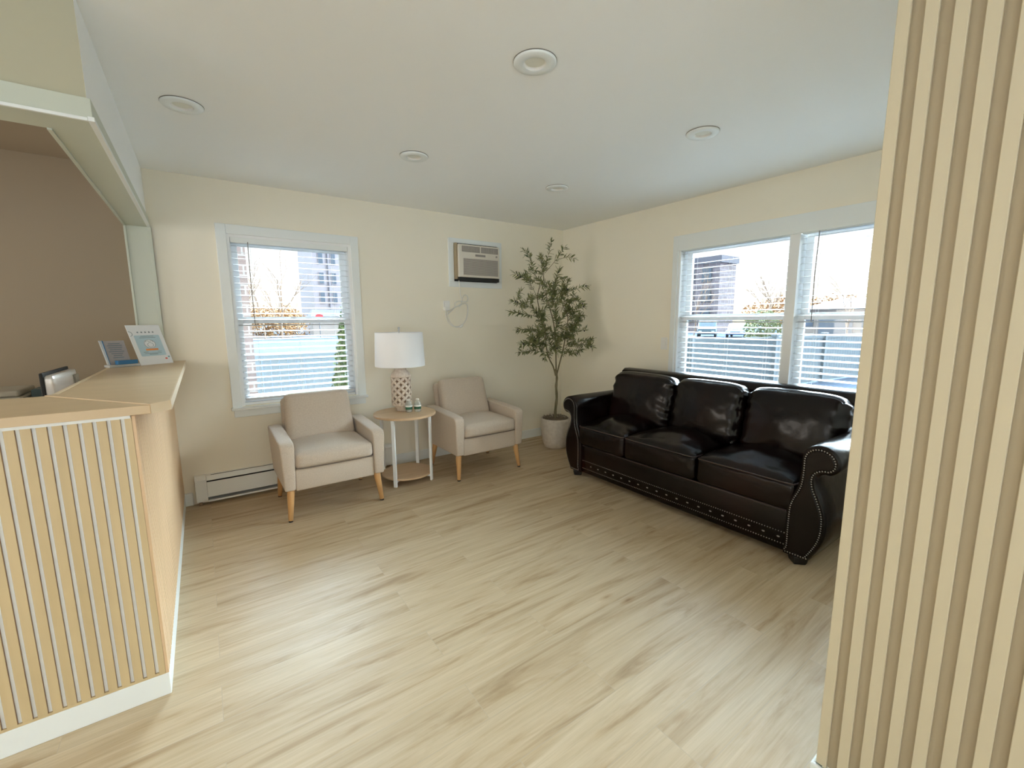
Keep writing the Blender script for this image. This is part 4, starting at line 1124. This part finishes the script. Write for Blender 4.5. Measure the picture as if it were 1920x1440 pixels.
def fence(pts, ztop, label, name='vinyl_fence'):
    t = empty(name, (pts[0][0], pts[0][1], GZ), 0, label, 'fence')
    o = Vector((pts[0][0], pts[0][1]))
    pan, post, rail = MB(), [], MB()
    for a, c in zip(pts[:-1], pts[1:]):
        a, c = Vector(a) - o, Vector(c) - o
        L = (c - a).length; d = (c - a) / L; nrm = Vector((-d.y, d.x))
        hgt = ztop - GZ
        n = max(1, int(L / 0.155))
        for i in range(n):
            p0 = a + d * (L * i / n + 0.004); p1 = a + d * (L * (i + 1) / n - 0.004)
            pan.hexa([(*(p0 - nrm * 0.012), 0.06), (*(p1 - nrm * 0.012), 0.06), (*(p1 + nrm * 0.012), 0.06), (*(p0 + nrm * 0.012), 0.06), (*(p0 - nrm * 0.012), hgt - 0.04), (*(p1 - nrm * 0.012), hgt - 0.04), (*(p1 + nrm * 0.012), hgt - 0.04), (*(p0 + nrm * 0.012), hgt - 0.04)])
        for z0 in (0.04, hgt - 0.09):
            rail.hexa([(*(a - nrm * 0.025), z0), (*(c - nrm * 0.025), z0), (*(c + nrm * 0.025), z0), (*(a + nrm * 0.025), z0), (*(a - nrm * 0.025), z0 + 0.09), (*(c - nrm * 0.025), z0 + 0.09), (*(c + nrm * 0.025), z0 + 0.09), (*(a + nrm * 0.025), z0 + 0.09)])
        k = max(1, int(round(L / 2.4)))
        for i in range(k + 1):
            post.append(a + d * L * i / k)
    pan.build('panel', M['fence'], t)
    rail.build('rail', M['fence'], t)
    done = []
    for p in post:
        if any((p - q).length < 0.3 for q in done): continue
        done.append(p)
        x, y = p
        MB().box(x - 0.06, x + 0.06, y - 0.06, y + 0.06, 0, ztop - GZ + 0.03).prism([(x - 0.08, y - 0.08), (x + 0.08, y - 0.08), (x + 0.08, y + 0.08), (x - 0.08, y + 0.08)], 'z', ztop - GZ + 0.03, ztop - GZ + 0.07).build('post', M['fence'], t)
    return t
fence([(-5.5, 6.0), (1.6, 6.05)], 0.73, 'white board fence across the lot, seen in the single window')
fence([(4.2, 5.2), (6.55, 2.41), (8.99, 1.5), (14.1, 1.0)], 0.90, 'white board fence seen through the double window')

# brick wing of the house at the window edge
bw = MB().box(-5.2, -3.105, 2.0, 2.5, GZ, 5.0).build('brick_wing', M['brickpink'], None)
tag(bw, 'pale brick corner of the building at the left edge of the single window', 'brick wall')

def leafball(B, c, r, n, size, sz=(1, 1, 1), seed=0, cone=False):
    rnd = random.Random(seed)
    for i in range(n):
        while True:
            p = Vector((rnd.uniform(-1, 1), rnd.uniform(-1, 1), rnd.uniform(-1, 1)))
            if 0.25 < p.length <= 1: break
        if cone:
            h = rnd.random() ** 1.3; a = rnd.uniform(0, 2 * PI); rad = (1 - h) ** 0.75 * rnd.uniform(0.55, 1.0)
            p = Vector((rad * math.cos(a), rad * math.sin(a), -1 + 2 * h))
        q = Vector((c[0] + p.x * r * sz[0], c[1] + p.y * r * sz[1], c[2] + p.z * r * sz[2]))
        d1 = Vector((rnd.uniform(-1, 1), rnd.uniform(-1, 1), rnd.uniform(-1, 1))).normalized() * size
        d2 = d1.cross(Vector((rnd.uniform(-1, 1), rnd.uniform(-1, 1), rnd.uniform(-1, 1)))).normalized() * size * 0.6
        B.face([q - d1, q + d2, q + d1, q - d2])

cf = empty('conifer', (-1.58, 3.1, GZ), 0, 'green conifer outside at the right edge of the single window', 'tree')
b = MB(); leafball(b, (0, 0, 1.42), 1.0, 5200, 0.045, (0.56, 0.56, 1.40), 3, True)
b.build('foliage', M['conifer'], cf, kind='stuff', fixn=False)
MB().tube([(0, 0, 0), (0, 0, 1.2)], [0.06, 0.04], 8).build('trunk', M['bark'], cf)

def bare_tree(loc, h, label, seed, spread=0.28, name='bare_tree', dens=1.0):
    t = empty(name, loc, 0, label, 'tree', 'bare trees outside')
    rnd = random.Random(seed)
    B = MB()
    def grow(p, d, L, r, lev):
        pts = [p]; q = p.copy()
        for i in range(4):
            d = (d + Vector((rnd.uniform(-1, 1), rnd.uniform(-1, 1), rnd.uniform(-0.3, 0.6))) * 0.16).normalized()
            q = q + d * L / 4; pts.append(q.copy())
        B.tube(pts, [r, r * 0.85, r * 0.7, r * 0.6, r * 0.5], 5, cap=False)
        if lev > 0:
            for k in range(int(rnd.randint(3, 5) * dens)):
                s_ = pts[rnd.randint(1, 4)]
                nd = (d + Vector((rnd.uniform(-1, 1), rnd.uniform(-1, 1), rnd.uniform(-0.1, 0.7))) * 0.9).normalized()
                grow(s_.copy(), nd, L * rnd.uniform(0.45, 0.7), r * 0.5, lev - 1)
    grow(Vector((0, 0, 0)), Vector((0, 0, 1)), h * 0.55, h * 0.012, 3)
    B.build('branches', M['twig'], t)
    return t
bt1 = bare_tree((3.9, 52, GZ), 11, 'tall bare tree beside the pale apartment block, single window', 5)
bare_tree((-0.2, 48, GZ), 7.5, 'bare tree at the left of the orange thicket, single window', 9)
bare_tree((2.0, 50, GZ), 7, 'bare tree in the middle of the orange thicket, single window', 12)
bare_tree((36.0, 21.0, GZ), 6.5, 'bare tree beside the large brick building, double window', 15)
bare_tree((46, 18.5, GZ), 6.5, 'bare tree near the mullion, double window', 21, dens=1.3)
bare_tree((40.0, 9.6, GZ), 6.5, 'bare tree at the pillar side of the double window', 27, dens=1.3)
th = MB()
for i in range(9):
    leafball(th, (-2.0 + i * 1.05, 56 + (i % 3), 0.9 + 0.5 * (i % 2)), 1.7, 700, 0.13, (1, 0.7, 1.25), 40 + i)
o = th.build('thicket', M['shrub'], None, kind='stuff', fixn=False)
tag(o, 'orange thicket behind the parking lot', 'shrubs')
gb = empty('green_bush', (30.5, 11.9, GZ), 0, 'rounded green bush behind the fence, double window', 'bush')
b = MB(); leafball(b, (0, 0, 1.2), 1.25, 1500, 0.11, (1.0, 1.05, 1.1), 77)
b.build('foliage', M['greenbush'], gb, kind='stuff', fixn=False)
hb = MB()
for i in range(12):
    leafball(hb, (66 + i * 0.8, 29 - i * 1.75, 2.0), 2.6, 420, 0.20, (1, 1, 0.75 + 0.25 * (i % 3)), 90 + i)
o = hb.build('distant_treeline', M['shrub'], None, kind='stuff', fixn=False)
tag(o, 'low autumn treeline on the horizon, double window', 'trees')

# pale apartment block behind the lot (single window)
ab = empty('apartment_block', (15.4, 64, GZ), 0, 'pale apartment block with dark windows beyond the parking lot', 'building')
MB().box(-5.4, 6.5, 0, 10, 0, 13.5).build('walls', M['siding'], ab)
MB().box(-5.6, 6.7, -0.4, 10.2, 13.5, 13.9).build('roof', M['roofgrey'], ab)
MB().box(-6.2, 1.0, -2.2, -0.01, 0, 2.6).build('porch', M['houseside'], ab)
MB().hexa([(-6.5, -2.5, 2.6), (1.3, -2.5, 2.6), (1.3, 0, 2.6), (-6.5, 0, 2.6), (-5.9, -0.6, 3.6), (1.0, -0.6, 3.6), (1.0, 0, 3.6), (-5.9, 0, 3.6)]).build('porch_roof', M['roofgrey'], ab)
for zz in (4.4, 7.2, 10.0):
    for xx in (-4.6, -2.9, -1.2, 0.6, 2.4):
        f = MB().box(xx, xx + 0.75, -0.06, -0.005, zz, zz + 1.7).build('window', M['siding'], ab)
        MB().box(xx + 0.08, xx + 0.67, -0.08, -0.0605, zz + 0.08, zz + 1.62).build('pane', M['darkglass'], f)
# two downpipes
for xx in (-3.35, -0.3):
    MB().box(xx, xx + 0.12, -0.12, -0.01, 2.7, 13.3).build('downpipe', M['roofgrey'], ab)

# large brick building (double window)
bb = empty('brick_building', (66, 39, GZ), 0, 'large dark brick building outside the double window', 'building')
MB().box(-12, -8, -10.1, 20, 0, 9.4).build('walls', M['brickred'], bb)
MB().box(-12.3, -7.8, -10.4, -5.6, 9.4, 10.3).build('parapet', M['roofgrey'], bb)
for zz in (1.4, 4.2, 6.9):
    for yy in (-9.0, -6.4, -3.8, -1.2, 1.4, 4.0):
        f = MB().box(-12.08, -12.005, yy, yy + 1.5, zz, zz + 1.9).build('window', M['pavement'], bb)
        MB().box(-12.12, -12.085, yy + 0.1, yy + 1.4, zz + 0.1, zz + 1.8).build('pane', M['darkglass'], f)

# house with a gable and garages (double window)
def house(loc, rz, w, d, h, ridge, label):
    t = empty('house', loc, rz, label, 'house')
    MB().box(0, d, 0, w, 0, h).build('walls', M['houseside'], t)
    MB().hexa([(-0.4, -0.4, h), (d + 0.4, -0.4, h), (d + 0.4, w + 0.4, h), (-0.4, w + 0.4, h), (d * 0.35, w * 0.25, h + ridge), (d * 0.65, w * 0.25, h + ridge), (d * 0.65, w * 0.75, h + ridge), (d * 0.35, w * 0.75, h + ridge)]).build('roof', M['roofgrey'], t)
    for k in range(2):
        MB().box(-0.05, -0.005, w * (0.12 + 0.40 * k), w * (0.12 + 0.40 * k) + w * 0.32, 0.0, h * 0.78).build('garage_door', M['garage'], t)
    MB().box(-0.05, -0.005, w * 0.90, w * 0.97, h * 0.35, h * 0.75).build('window', M['darkglass'], t)
    return t
house((50, 7.5, GZ), 0, 9.3, 9, 2.9, 1.1, 'grey-roofed house with two garage doors behind the fence')

# cars
def car(loc, rz, paint, label, suv=False):
    t = empty('car', loc, rz, label, 'car', 'parked cars')
    h = 1.0 if suv else 0.82
    top = 1.72 if suv else 1.42
    prof = [(-2.2, 0.32), (-2.25, 0.62), (-2.1, h - 0.08), (-1.2, h), (-0.55, top - 0.03), (0.2, top), (1.05, top - 0.05), (1.75, h + 0.08), (2.15, h), (2.25, 0.55), (2.2, 0.32)]
    MB().prism(prof, 'y', -0.86, 0.86).build('body', paint, t, smooth=False, bevel=0.06, seg=3)
    gp = [(-1.08, h + 0.04), (-0.52, top - 0.09), (0.2, top - 0.06), (0.98, top - 0.11), (1.58, h + 0.10)]
    MB().prism(gp, 'y', -0.868, 0.868).build('side_windows', M['darkglass'], t)
    MB().hexa([(-1.22, -0.7, h + 0.02), (-1.22, 0.7, h + 0.02), (-1.16, 0.7, h + 0.02), (-1.16, -0.7, h + 0.02), (-0.62, -0.62, top - 0.08), (-0.62, 0.62, top - 0.08), (-0.56, 0.62, top - 0.08), (-0.56, -0.62, top - 0.08)]).build('windscreen', M['darkglass'], t)
    for x in (-1.4, 1.4):
        for y in (-0.80, 0.80):
            MB().tube([(x, y - 0.1, 0.32), (x, y + 0.1, 0.32)], 0.32, 18).build('wheel', M['rubber'], t)
    b = MB().box(-2.27, -2.22, -0.75, -0.45, 0.55, 0.70).box(-2.27, -2.22, 0.45, 0.75, 0.55, 0.70).build('headlights', M['plastic'], t)
    return t
car((4.1, 72, GZ), PI / 2, M['carwhite'], 'silver car parked in front of the orange thicket')
car((40.5, 22.2, GZ), 0.5, M['cargreen'], 'dark car beyond the fence, beside a blue one', True)
car((41.5, 19.4, GZ), 0.35, M['carblue'], 'bright blue car beyond the fence')
# road sign
rs = empty('road_sign', (7.6, 50.0, GZ), 0, 'small red sign on a post before the pale apartment block', 'sign')
MB().tube([(0, 0, 0), (0, 0, 2.4)], 0.05, 8).build('post', M['pavement'], rs)
MB().tube([(0, -0.06, 2.3), (0, -0.02, 2.3)], 0.5, 8).build('sign_face', M['signred'], rs)
